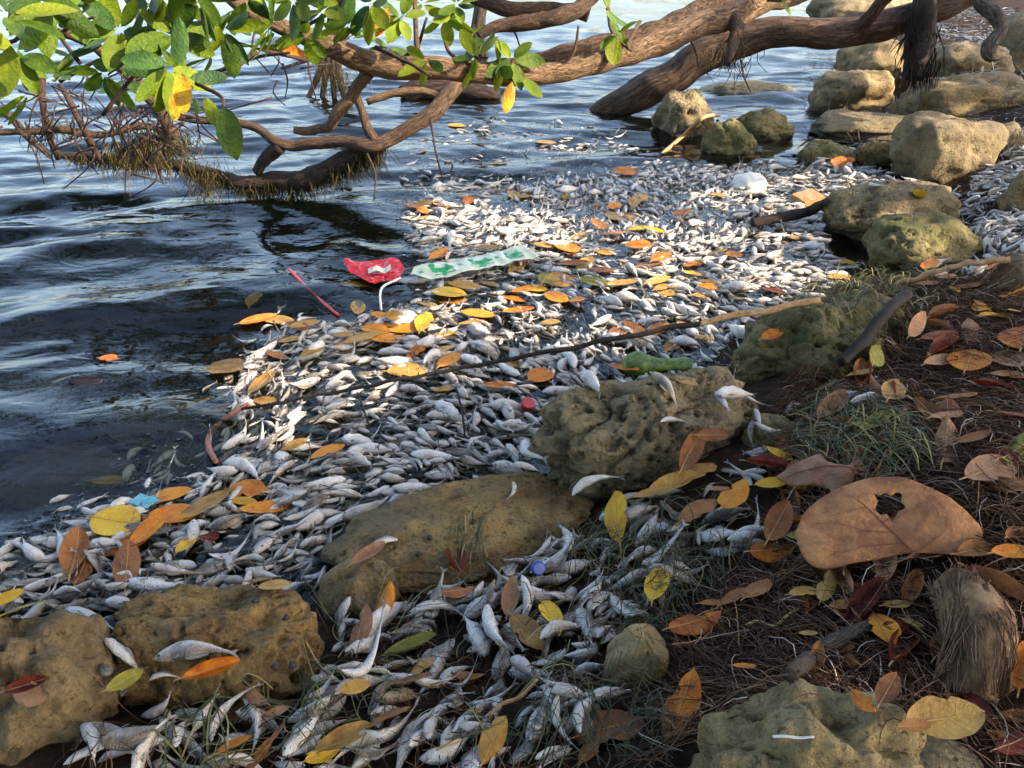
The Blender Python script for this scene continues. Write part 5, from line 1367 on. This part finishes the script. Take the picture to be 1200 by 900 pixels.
# fibrous log
lc = hit(1150, 760)
lr = empty('fibrous_log', loc=lc); tag(lr, 'rotting fibrous brown log end sunk in the root litter', 'log')
Lp = np.array([(hit(a_, b_) + Vector((0, 0, u_)))[:] for a_, b_, u_ in ((1112, 684, -.01), (1132, 716, .012), (1142, 760, .018), (1132, 815, -.01))]) - np.array(lc)
Lp = smooth_path(Lp, 10)
V, Q, T = tube(Lp, np.interp(np.linspace(0, 1, len(Lp)), [0, .12, .5, 1], [.02, .05, .06, .045]), 28, True, .12, 3.0)
for i in range(len(V)):     # fibre ridges along the length
    w = V[i]
    V[i] = w + np.array([0, 0, 1]) * .006 * noise.noise(Vector((w[0] * 90, w[1] * 12, w[2] * 60)))
link('trunk', MB().add(V, Q, T).mesh('trunk', M['log']), lr)
lm = MB()
for i in range(520):
    k_ = random.randrange(3, len(Lp) - 2); th = random.uniform(0, 2 * math.pi)
    r_ = .056
    q = [Lp[min(len(Lp) - 1, k_ + j)] + np.array([math.cos(th + j * .05) * r_, math.sin(th + j * .05) * r_ * .5, abs(math.sin(th + j * .05)) * r_ * .95]) for j in range(0, 9, 3)]
    w_ = random.uniform(.0006, .0014)
    lm.add(*tube(np.array(q) + np.random.default_rng(i).normal(0, .003, (3, 3)), [w_, w_, w_ * .5], 3, False), rnd=random.uniform(.15, .8))
kind(link('bark_fibres', lm.mesh('bark_fibres', M['roots']), lr), 'stuff')

# ------------------------------------------------------------------ litter and flotsam
def sheet(w, h, nx, ny, f):
    V = [(w * (i / (nx - 1) - .5), h * (j / (ny - 1) - .5), 0) for j in range(ny) for i in range(nx)]
    V = np.array([(x, y, f(x, y)) for x, y, _ in V])
    Q = [(j * nx + i, j * nx + i + 1, (j + 1) * nx + i + 1, (j + 1) * nx + i) for j in range(ny - 1) for i in range(nx - 1)]
    n = len(V)
    V2 = V - [0, 0, .0012]
    rim = [(i, i + 1) for i in range(nx - 1)] + [(j * nx + nx - 1, (j + 1) * nx + nx - 1) for j in range(ny - 1)] + [((ny - 1) * nx + i + 1, (ny - 1) * nx + i) for i in range(nx - 1)] + [((j + 1) * nx, j * nx) for j in range(ny - 1)]
    return np.vstack([V, V2]), np.array(Q + [tuple(a + n for a in reversed(q)) for q in Q] + [(b, a, a + n, b + n) for a, b in rim])
def ground_frame(px, py, ang, up=.012, tilt=(0, 0)):
    c = hit(px, py); c.z += up
    a = R(ang)
    q1, q2 = P0(px, py, c.z), P0(px + math.cos(a) * 8, py - math.sin(a) * 8, c.z)
    hd = math.atan2(q2.y - q1.y, q2.x - q1.x)
    _, _, d = proj(*c)
    return Matrix.Translation(c) @ Matrix.Rotation(hd, 4, 'Z') @ Matrix.Rotation(tilt[0], 4, 'X') @ Matrix.Rotation(tilt[1], 4, 'Y'), d / F
# printed strip
pa, pb = hit(482, 330), hit(622, 305)
mid = (pa + pb) / 2; hd = math.atan2(pb.y - pa.y, pb.x - pa.x); L = (pb - pa).length
mid.z = .044
st = empty('plastic_strip', mtx=Matrix.Translation(mid) @ Matrix.Rotation(hd, 4, 'Z')); tag(st, 'long pale green printed plastic strip floating on the fish', 'plastic strip')
ff = lambda x, y: .012 * noise.noise(Vector((x * 14, y * 9, 1))) + .006 * noise.noise(Vector((x * 40, y * 26, 2))) + .02 * (abs(x) / L) ** 2
V, Q = sheet(L, .15, 60, 14, ff)
V[:, 1] *= np.where(V[:, 0] < -L * .42, np.clip((V[:, 0] + L * .5) / (L * .08), .15, 1), 1)
link('film', MB().add(V, Q).mesh('film', M['strip_film']), st)
def script_word(x0, wd, hgt, seed):
    """loops of a green script mark"""
    r_ = random.Random(seed); m = MB()
    strokes = [[(0, .15), (.05, .55), (.02, .9), (.16, .98), (.22, .8)], [(.12, .9), (.13, .4), (.10, .05)], [(.2, .15), (.27, .55), (.31, .2), (.38, .52), (.43, .18), (.5, .5), (.55, .2), (.62, .52), (.68, .2)],
               [(.5, .2), (.47, -.2), (.40, -.25), (.44, .05), (.7, .25)], [(.7, .2), (.76, .8), (.78, .2), (.86, .5), (.9, .2), (1.0, .45)], [(.0, -.12), (.5, -.05), (.95, -.1)]]
    for s in strokes:
        p = smooth_path(s, 5)
        q = np.array([(x0 + a * wd + b * wd * .10, (b - .4) * hgt, 0) for a, b in p])
        q[:, 2] = [ff(a, b) + .0012 for a, b, _ in q]
        n = len(q)
        t = np.gradient(q[:, :2], axis=0); t /= np.linalg.norm(t, axis=1)[:, None] + 1e-9
        o = np.stack([-t[:, 1], t[:, 0], 0 * t[:, 0]], 1) * hgt * .065
        A = np.vstack([q + o, q - o]); A[:, 2] += .0004
        m.add(A, [(i, i + n, i + n + 1, i + 1) for i in range(n - 1)])
    return m
for x0 in (-.34, -.02):
    link('printed_word', script_word(x0 * L, L * .17, .085, 1).mesh('printed_word', M['print_green'], False), st)
link('printed_mark', script_word(.28 * L, L * .13, .075, 2).mesh('printed_mark', M['print_green'], False), st)
for x0 in (-.41, -.10, .21):
    link('printed_dot', MB().add(*sheet(.018, .020, 4, 4, lambda a, b: ff(x0 * L, 0) + .0022)).mesh('printed_dot', M['print_green'], False), st).location = (x0 * L, .012, 0)

mt, s = ground_frame(443, 327, 4, .040, (.12, 0))
o = empty('red_wrapper', mtx=mt); tag(o, 'crumpled red plastic wrapper floating at the end of the printed strip', 'wrapper')
V, Q = sheet(64 * s, .21, 22, 22, lambda x, y: .016 * noise.noise(Vector((x * 16, y * 16, 7))) + .009 * noise.noise(Vector((x * 45, y * 45, 3))))
V[:, 0] *= 1 - 4.5 * (V[:, 1] * -1).clip(0); V[:, 0] += V[:, 1] * -.25
link('film', MB().add(V, Q).mesh('film', M['red_plastic'], False), o)
V, Q = sheet(26 * s, .05, 9, 7, lambda x, y: .012 + .02 * noise.noise(Vector((x * 25, y * 25, 9))))
link('lining', MB().add(V + [.01, -.03, .010], Q).mesh('lining', M['cream_film'], False), o)

stick('red_straw', 'thin red plastic straw poking out of the water by the wrapper', [(340, 325, .03, 1.8), (366, 348, .012, 2), (396, 371, .0, 2)], M['red_straw'], 7, 0, cat='straw')
stick('white_straw', 'bent white straw standing beside the yellow leaf and red wrapper', [(447, 366, .003, 1.4), (446, 352, .02, 1.4), (450, 345, .03, 1.4), (462, 340, .035, 1.4), (470, 337, .038, 1.4)], M['white_plastic'], 6, 0, cat='straw')

def blob(name, label, px, py, rxp, ryp, rzp, up, mat, cat, seed, am=.12, sub=4, part='shell', ang=0, pits=0):
    mt, s = ground_frame(px, py, ang, up)
    V, T = ICO[sub]
    W = np.array([(Vector(v) * (1 + am * noise.fractal(Vector(v) * 1.6 + Vector((seed, 0, 0)), .8, 2, 4)))[:] for v in V]) * [rxp * s, ryp * s, rzp * s]
    o = link(name, MB().add(W, t=T).mesh(name, mat)); o.matrix_world = mt
    tag(o, label, cat)
    return o
# red and blue caps: ribbed discs
def cap(name, label, px, py, r, h_, mat, tilt):
    mt, s = ground_frame(px, py, 0, .010, tilt)
    o = empty(name, mtx=mt); tag(o, label, 'bottle cap')
    n = 36
    prof = [(0, h_), (.82, h_), (.95, h_ * .93), (1, h_ * .75), (1, 0), (.9, 0), (.88, h_ * .6), (0, h_ * .6)]
    V, Q = [], []
    for i in range(n):
        th = i * 2 * math.pi / n
        rib = 1 + (.035 if i % 2 else 0)
        for a, z in prof: V.append((a * r * (rib if a == 1 else 1) * math.cos(th), a * r * (rib if a == 1 else 1) * math.sin(th), z))
    m_ = len(prof)
    for i in range(n):
        for j in range(m_ - 1): Q.append((i * m_ + j, i * m_ + j + 1, ((i + 1) % n) * m_ + j + 1, ((i + 1) % n) * m_ + j))
    link('cap_shell', MB().add(V, Q).mesh('cap_shell', mat, False), o)
    ring = np.array([(math.cos(t) * r * .93, math.sin(t) * r * .93, -.002) for t in np.linspace(0, 2 * math.pi, 25)])
    link('seal_ring', MB().add(*tube(ring, r * .07, 5)).mesh('seal_ring', mat), o)
    return o
cap('bottle_cap', 'small red plastic cap floating among the fish', 618, 482, .021, .016, M['red_ball'], (.5, .2))
cap('bottle_cap', 'blue plastic bottle cap half buried in the fish heap', 630, 672, .015, .011, M['blue_cap'], (.9, .3))
mt, s = ground_frame(163, 600, -18, .014)
o = empty('teal_wrapper', mtx=mt); tag(o, 'torn teal and cream wrapper scrap beside the yellow floating leaf', 'wrapper')
fz = lambda x, y: .01 * noise.noise(Vector((x * 40, y * 30, 4)))
V, Q = sheet(32 * s, .045, 10, 8, fz); link('teal_film', MB().add(V + [0, .022, 0], Q).mesh('teal_film', M['teal_film']), o)
V, Q = sheet(30 * s, .045, 10, 8, fz); link('cream_film', MB().add(V + [.004, -.0235, .0], Q).mesh('cream_film', M['cream_film']), o)
# algae covered green bottle: lying, neck towards the boulders
c = P0(768, 431, .0)
o = empty('algae_lump', loc=c + Vector((0, 0, .006))); tag(o, 'bright green algae coated lump wedged behind the pitted boulder', 'algae lump')
prof = [(-.12, .004), (-.115, .032), (-.09, .052), (-.055, .058), (-.02, .046), (.02, .034), (.06, .033), (.10, .036), (.125, .026), (.132, .004)]
pv = smooth_path([(x, .02 * math.sin(x * 11), 0, max(r, .0005)) for x, r in prof], 5)
V, Q, T = tube(pv[:, :3], np.maximum(pv[:, 3], .0005), 22, True, .22, 6.0)
V = V * [1, 1, .75]
link('body', MB().add(V @ np.array(Matrix.Rotation(R(-8), 3, 'Z').transposed()), Q, T).mesh('bottle_body', M['moss_green']), o)
blob('foam_float', 'smooth white foam lump sitting in the sunlit fish', 877, 219, 22, 18, 13, .012, M['foam_white'], 'foam lump', 3.0, .16, ang=-12)
# wet brown block
mt, s = ground_frame(946, 237, 8, .012, (.12, -.1))
import bmesh
bm = bmesh.new(); bmesh.ops.create_cube(bm, size=1.0)
bmesh.ops.scale(bm, vec=(32 * s, .13, .055), verts=bm.verts); bmesh.ops.bevel(bm, geom=list(bm.edges), offset=.008, segments=2, affect='EDGES')
bmesh.ops.subdivide_edges(bm, edges=list(bm.edges), cuts=3, use_grid_fill=True)
for v in bm.verts: v.co += Vector((1, 1, 1)) * .006 * noise.noise(v.co * 30)
me = bpy.data.meshes.new('brown_block'); bm.to_mesh(me); bm.free(); me.materials.append(M['brown_block'])
o = link('wood_block', me); o.matrix_world = mt; tag(o, 'wet orange brown wooden block floating near the long sunlit rock', 'wood block')
# snails
def snail(label, px, py, r, mat, seed):
    mt, s = ground_frame(px, py, seed * 50, r * .55, (.5, .3))
    pts, rad = [], []
    for i in range(46):
        t = i / 45; th = t * 5.2 * math.pi; q = (1 - t) ** .85
        pts.append((math.cos(th) * r * .55 * q, math.sin(th) * r * .55 * q, r * 1.25 * t)); rad.append(r * (.52 * q + .03))
    o = link('snail', MB().add(*tube(np.array(pts), np.array(rad), 10)).mesh('snail', mat)); o.matrix_world = mt
    tag(o, label, 'snail', label if 'dark' in label else None)
snail('striped grey snail on the ridged rock under the slanting white fish', 126, 792, .013, M['snail'], 1)
for i, (a, b) in enumerate([(299, 707), (336, 727), (345, 788), (324, 787), (503, 633), (490, 652), (1138, 668), (1064, 792)][:6]):
    snail('small dark snail stuck to the shore rocks', a, b, .008, M['snail_dark'], 2 + i)

# ------------------------------------------------------------------ fine stuff: roots, seagrass, wet wrack
def strands(name, label, cat, poly, n, lmin, lmax, wid, mat, curve, lift, flat=False, hfield=None, rnd=(0, 1), hump=0.3, maxz=9, norock=.0, spread=1.0, seg=5):
    m = MB()
    W_ = [P0(a, b, 0.0) for a, b in poly] + [P0(a, b, 0.3) for a, b in poly]
    x0, x1, y0, y1 = min(w.x for w in W_), max(w.x for w in W_), min(w.y for w in W_), max(w.y for w in W_)
    cnt = 0
    while cnt < n:
        k_ = 4000
        xs, ys = rng.uniform(x0, x1, k_), rng.uniform(y0, y1, k_)
        px, py, d = proj(xs, ys, hz(xs, ys))
        ok = pip(px, py, poly) & (~ROCK[cell(xs, ys)] | (rng.random(k_) > norock))
        for x, y in zip(xs[ok], ys[ok]):
            th = (hfield(x, y) if hfield else 0) + random.gauss(0, spread)
            L = lmin + (lmax - lmin) * random.random() ** 1.6
            k1 = random.gauss(0, curve) / L
            t = np.linspace(0, 1, seg)
            a = th + k1 * L * (t - .5)
            X = x + np.cumsum(np.cos(a)) * L / seg; Y = y + np.cumsum(np.sin(a)) * L / seg
            X -= X.mean() - x; Y -= Y.mean() - y
            base = hz(X, Y)
            base = np.minimum(np.convolve(np.pad(base, 1, 'edge'), [.3, .4, .3], 'valid'), maxz)
            Z = base + lift * random.random() + hump * L * random.random() * np.sin(math.pi * t) + .001
            w = wid * random.uniform(.6, 1.4)
            p = np.stack([X, Y, Z], 1)
            rv = rnd[0] + (rnd[1] - rnd[0]) * random.random()
            if flat:
                nx, ny = -np.sin(a) * w, np.cos(a) * w
                tw = random.uniform(-.6, .6) * w
                A = np.vstack([p + np.stack([nx, ny, tw + 0 * nx], 1) * np.linspace(1, .5, seg)[:, None], p - np.stack([nx, ny, tw + 0 * nx], 1) * np.linspace(1, .5, seg)[:, None]])
                m.add(A, [(i, i + 1, i + 1 + seg, i + seg) for i in range(seg - 1)], rnd=rv)
            else:
                m.add(*tube(p, np.linspace(w, w * .5, seg), 3, False), rnd=rv)
            cnt += 1
            if cnt >= n: break
    o = link(name, m.mesh(name, mat)); kind(o, 'stuff')
    tag(o, label, cat)
    return o
for a_ in Lp: ROCK[cell(lc.x + a_[0] + np.linspace(-.045, .045, 9)[:, None], lc.y + a_[1] + np.linspace(-.045, .045, 9)[None])] = True
LITTER = [(905, 480), (960, 400), (1040, 345), (1080, 330), (1230, 330), (1230, 930), (760, 930), (770, 840), (800, 760), (840, 690), (880, 640), (930, 600), (900, 560)]
rf = lambda x, y: 2.3 + 1.3 * noise.noise(Vector((x * 3.1, y * 3.1, 2.0)))
strands('root_litter', 'tangle of dark brown root fibres covering the bank', 'root litter', LITTER, 9000, .05, .20, .0011, M['roots'], 1.5, .016, hfield=rf, hump=.16, rnd=(0, .82), norock=.97, spread=.7)
strands('pale_root_litter', 'scattered bleached grey root fibres on the dark bank', 'root litter', LITTER, 900, .04, .16, .0012, M['roots'], 1.6, .022, hfield=rf, hump=.2, rnd=(.8, 1.0), norock=.95, spread=.8)
GRASSH = [(370, 740), (440, 680), (560, 640), (700, 590), (860, 560), (900, 620), (850, 690), (790, 720), (760, 800), (760, 910), (330, 910), (330, 830)]
strands('seagrass', 'loose green seagrass blades strewn over the fish heap', 'seagrass', GRASSH, 200, .05, .20, .0012, M['grass'], 1.1, .02, True, lambda x, y: .6, hump=.22, norock=.85, spread=1.2, seg=7)
strands('dark_seagrass', 'dark tangled grass between the heaped fish and root litter', 'seagrass', [(660, 640), (790, 600), (860, 650), (820, 720), (770, 760), (790, 900), (600, 905), (560, 860), (640, 830), (700, 780), (720, 720)], 460, .05, .18, .0009, M['grass'], 1.3, .03, True, lambda x, y: 1.2, hump=.3, rnd=(0, .45), norock=.9, spread=1.0, seg=6)
strands('grass_tuft', 'green grass tuft on the mossy stones above the lobed leaf', 'grass', [(930, 510), (960, 470), (1050, 490), (1085, 530), (1060, 560), (980, 560), (930, 550)], 520, .06, .20, .0014, M['grass'], .8, .03, True, lambda x, y: 2.0, hump=.35, norock=.2, spread=.7, seg=6)
strands('grass_tuft', 'sparse grass at the top of the root litter by the dry stem', 'grass', [(930, 350), (1000, 320), (1120, 325), (1110, 360), (960, 400)], 330, .05, .18, .0014, M['grass'], .8, .03, True, lambda x, y: .6, hump=.35, norock=.2, spread=.8, seg=6)
strands('grass_tuft', 'few green blades growing from the slab rock edge', 'grass', [(530, 620), (560, 590), (570, 640), (550, 680)], 40, .06, .14, .0013, M['grass'], .5, .02, True, lambda x, y: 1.4, hump=.5, norock=0, spread=.4, seg=6)
strands('grass_tuft', 'wisps of grass at the foot of the ridged rock', 'grass', [(200, 830), (380, 770), (390, 860), (300, 905), (180, 905)], 70, .06, .18, .0014, M['grass'], .9, .02, True, lambda x, y: 1.0, hump=.3, norock=.4, spread=1.0, seg=6)
strands('wet_wrack', 'dark stringy wrack woven through the floating fish', 'wrack', CARPET, 5200, .04, .15, .0012, M['wrack'], 1.2, .003, True, lambda x, y: head_field(x, y), hump=.02, norock=1.0, spread=.6, maxz=.045, rnd=(0, .9))
strands('wet_wrack', 'wet black strings between the fish and the boulders', 'wrack', [(960, 150), (1060, 150), (1210, 150), (1210, 300), (1140, 320), (980, 260)], 900, .05, .18, .0018, M['wrack'], 1.2, .01, True, hump=.05, rnd=(0, .7), norock=.9, spread=1.6)
strands('wet_wrack', 'dead strings and bits drifting in the dark shallows', 'wrack', [(0, 640), (120, 560), (250, 480), (420, 370), (330, 460), (260, 560), (120, 620), (0, 700)], 500, .03, .12, .0012, M['wrack'], 1.2, .002, True, hump=.0, spread=1.4, maxz=.0)
strands('wet_wrack', 'brown strings and root bits under the heaped fish', 'wrack', [(60, 850), (200, 830), (380, 760), (440, 700), (700, 610), (800, 640), (740, 740), (760, 930), (60, 930)], 650, .04, .13, .0010, M['roots'], 1.3, .002, hump=.03, rnd=(0, .8), norock=.75, spread=1.6)
def flecks(name, label, poly, n, smin, smax, mat, zmax, rnd):
    m = MB(); W_ = [P0(a, b) for a, b in poly]
    x0, x1, y0, y1 = min(w.x for w in W_), max(w.x for w in W_), min(w.y for w in W_), max(w.y for w in W_)
    cnt = 0
    while cnt < n:
        xs, ys = rng.uniform(x0, x1, 4000), rng.uniform(y0, y1, 4000)
        px, py, _ = proj(xs, ys, 0 * xs)
        ok = pip(px, py, poly) & (hz(xs, ys) < zmax)
        for x, y in zip(xs[ok], ys[ok]):
            r = smin + (smax - smin) * random.random() ** 2.5; a = random.uniform(0, 6.28)
            z = max(float(hwater(np.array(x), np.array(y))), float(hz(x, y))) + .0015
            A = [(x + r * random.uniform(.5, 1) * math.cos(a + t), y + r * random.uniform(.4, .8) * math.sin(a + t), z + random.uniform(0, .3) * r) for t in (0, 1.3, 2.6, 3.9, 5.1)]
            m.add(A, t=[(0, 1, 2), (0, 2, 3), (0, 3, 4)], rnd=random.uniform(*rnd))
            cnt += 1
            if cnt >= n: break
    tag(kind(link(name, m.mesh(name, mat)), 'stuff'), label, 'scum')
RIM = [(0, 610), (110, 560), (240, 470), (285, 395), (420, 340), (470, 290), (440, 240), (520, 190), (700, 160), (780, 190), (520, 260), (520, 330), (430, 400), (300, 470), (280, 570), (120, 630), (0, 680)]
flecks('floating_scum', 'brown and pale flecks of scum along the carpet rim', RIM, 2600, .002, .009, M['wrack'], .03, (.2, 1.0))
flecks('floating_scum', 'specks of scales and scum between the floating fish', CARPET, 5000, .0015, .006, M['wrack'], .05, (.3, 1.0))
strands('wet_wrack', 'black stringy wrack lodged between the far boulders', 'wrack', [(940, 70), (1060, 60), (1210, 100), (1210, 180), (1000, 190), (940, 170)], 1400, .06, .22, .003, M['wrack'], 1.2, .02, True, hump=.08, rnd=(0, .5), norock=.75, spread=1.6)
strands('shore_debris', 'dark dead leaves and roots littering the shaded far bank', 'debris', [(1060, 20), (1210, 0), (1210, 130), (1060, 60), (1090, 70)], 2200, .06, .3, .006, M['wrack'], 1.2, .03, True, hump=.1, norock=.9, spread=1.6)

# ------------------------------------------------------------------ unseen shore trees, crowns shaped to set shade and sun patches
LITP = [[(500, 228), (600, 222), (700, 226), (820, 215), (1000, 175), (1120, 130), (1180, 190), (1130, 290), (1060, 330), (1000, 320), (905, 335), (880, 380), (850, 420), (700, 432), (560, 428), (430, 415), (430, 385), (520, 350), (640, 335), (780, 330), (700, 300), (600, 285), (520, 270)],
        [(300, 440), (400, 430), (480, 440), (470, 505), (360, 520), (300, 500)],
        [(820, 375), (960, 352), (965, 375), (830, 410)], [(1080, 592), (1160, 600), (1160, 640), (1100, 650)], [(1130, 340), (1200, 350), (1200, 400), (1140, 390)], [(950, 60), (1060, 60), (1060, 160), (950, 160)], [(1130, 690), (1165, 700), (1170, 760), (1140, 760)]]
KP = np.array([PD(a, b, d)[:] for a, b, d in [(900, 2, 3.3), (860, 18, 3.2), (820, 32, 3.1), (780, 48, 3.05), (740, 62, 3.), (700, 74, 2.95), (660, 81, 2.9), (620, 86, 2.85), (590, 88, 2.8), (550, 85, 2.78), (520, 83, 2.75), (450, 75, 2.7), (558, 66, 2.7), (600, 68, 2.75), (500, 70, 2.65), (720, 45, 2.9), (505, 134, 4.05), (460, 160, 4.05), (940, 39, 5.9), (1010, 37, 5.85)]] + LEAFPTS[::4])
def crown(root, n, zr, xr, yr, mat, rmin, rmax, p_lit=.012):  # leaves are left out over the LITP areas, so the gaps shape the sunlight
    m = MB(); cnt = 0
    Sv = np.array(S)
    while cnt < n:
        k_ = 3000
        g = np.stack([rng.uniform(*xr, k_), rng.uniform(*yr, k_)], 1)
        z = rng.uniform(*zr, k_)
        gz = np.where(g[:, 0] > 0.6, .15, 0.03)
        px, py, _ = proj(g[:, 0], g[:, 1], gz)
        lit = np.zeros(k_, bool)
        for ox, oy in ((0, 0), (.1, 0), (-.1, 0), (0, .1), (0, -.1), (.07, .07), (-.07, .07)):
            qx, qy, _ = proj(g[:, 0] + ox, g[:, 1] + oy, gz)
            for pl in LITP: lit |= pip(qx, qy, pl)
        lit |= (g[:, 0] < -.75) & (g[:, 1] > 2.2) | (g[:, 1] > 4.9) & (g[:, 0] < 1.6)
        ok = ~lit | (rng.random(k_) < p_lit)
        P = np.concatenate([g, gz[:, None]], 1) + Sv[None] * ((z - gz) / Sv[2])[:, None]
        # leave gaps in front of the sunlit limb and leaves
        D = P[:, None, :] - KP[None]
        al = D @ Sv
        dist = np.linalg.norm(D - al[..., None] * Sv, axis=2)
        ok &= ~(((dist < .16) & (al > 0)).any(1) & (rng.random(k_) < .8))
        # crowns have holes of their own
        for i in np.where(ok)[0]:
            p = P[i]
            if noise.noise(Vector(p) * .9) < -.28: continue
            r = random.uniform(rmin, rmax)
            ax = Vector((random.gauss(0, .5), random.gauss(0, .5), 1)).normalized()
            u = ax.orthogonal().normalized(); w = ax.cross(u)
            a0 = random.uniform(0, 6.28)
            A = [p] + [p + np.array((u * math.cos(a0 + q) + w * math.sin(a0 + q)) * r * (1 if j % 2 else .92) + ax * r * .12) for j, q in enumerate(np.arange(8) * math.pi / 4)]
            m.add(np.array(A) - np.array(root.location), t=[(0, 1 + j, 1 + (j + 1) % 8) for j in range(8)], rnd=random.random())
            cnt += 1
            if cnt >= n: break
    kind(link('crown', m.mesh('crown', mat), root), 'stuff')
def shore_tree(name, label, x, y, h_, lean):
    b = Vector((x, y, float(hterr(np.array(x), np.array(y)))))
    t = tag(empty(name, b), label, 'tree')
    limb(t, 'trunk', [('w', x, y, b.z - .1, .16), ('w', x + .05, y, b.z + h_ * .4, .13), ('w', x + lean, y + .1, b.z + h_ * .8, .09), ('w', x + lean * 1.4, y, b.z + h_ * 1.1, .05)], M['bark'], 12, .15, 6, x)
    for j in range(5):
        a = j * 1.26 + x
        limb(t, 'limb', [('w', x + lean * .5, y, b.z + h_ * .55, .07), ('w', x + lean * .6 + math.cos(a) * .8, y + math.sin(a) * .8, b.z + h_ * .75, .045), ('w', x + lean + math.cos(a) * 1.8, y + math.sin(a) * 1.8, b.z + h_ * .95, .02)], M['bark'], 8, .15, 5, x + j)
    return t
t1 = shore_tree('unseen_sea_grape_tree', 'unseen sea grape tree with its crown shaped to shade the fish heap', 4.2, 1.2, 2.6, -.4)
crown(t1, 4200, (1.9, 3.4), (-2.2, 2.4), (.3, 3.0), M['canopy'], .07, .13)
t2 = shore_tree('unseen_sea_grape_tree', 'unseen sea grape tree with its crown shaped to shade the inlet and boulders', 6.2, 5.4, 3.0, -.4)
crown(t2, 3600, (2.0, 3.8), (-.8, 4.5), (3.0, 8.0), M['canopy'], .07, .13)
t3 = shore_tree('unseen_sea_grape_tree', 'unseen sea grape tree added behind the camera to cut the sky light', .9, -2.2, 3.4, -.2)  # unseen tree added to block sky fill from behind the camera
m = MB()
for i in range(3600):
    while True:
        p = Vector((random.uniform(-5.5, 2.4), random.uniform(-5.0, .55), random.uniform(2.2, 4.8)))
        if noise.noise(p * .6 + Vector((1, 7, 3))) > -.15: break
    r = random.uniform(.10, .17)
    ax = Vector((random.gauss(0, .5), random.gauss(0, .5), 1)).normalized(); u = ax.orthogonal().normalized(); w = ax.cross(u)
    A = [p[:]] + [(p + (u * math.cos(q) + w * math.sin(q)) * r + ax * r * .12)[:] for q in np.arange(8) * math.pi / 4]
    m.add(np.array(A) - np.array(t3.location), t=[(0, 1 + j, 1 + (j + 1) % 8) for j in range(8)], rnd=random.random())
kind(link('crown', m.mesh('crown', M['canopy']), t3), 'stuff')
# the mangrove's own crown above the picture, mirrored in the dark water
m = MB()
for i in range(5200):
    while True:
        p = Vector((random.uniform(-4.2, 2.2), random.uniform(3.9, 7.6), random.uniform(1.55, 3.3)))
        if noise.noise(p * .75 + Vector((3, 1, 8))) > .08: break
    ax = Vector((random.gauss(0, .6), random.gauss(0, .6), 1)).normalized(); u = ax.orthogonal().normalized(); u.rotate(Matrix.Rotation(random.uniform(0, 6.28), 3, ax)); w = ax.cross(u)
    L = random.uniform(.09, .13); q = [p - u * L * .5, p - u * L * .2 + w * L * .2, p + u * L * .25 + w * L * .2, p + u * L * .5, p + u * L * .25 - w * L * .2, p - u * L * .2 - w * L * .2]
    m.add(np.array([x[:] for x in q]) - np.array(mang.location), [(0, 1, 2, 5), (2, 3, 4, 5)], rnd=random.random())
kind(link('crown', m.mesh('crown', M['canopy']), mang), 'stuff')
for (a, b, c) in [((3.1, 3.4, 2.4), (1.6, 4.4, 2.3), (-.8, 5.4, 2.2)), ((3.1, 3.5, 2.8), (1.4, 5.6, 2.7), (-2.6, 6.2, 2.6)), ((1.6, 4.4, 2.3), (.2, 4.4, 2.0), (-2.2, 4.7, 1.9))]:
    limb(mang, 'limb', [('w', *a, .07), ('w', *b, .045), ('w', *c, .015)], M['bark'], 8, .15, 8, a[0])
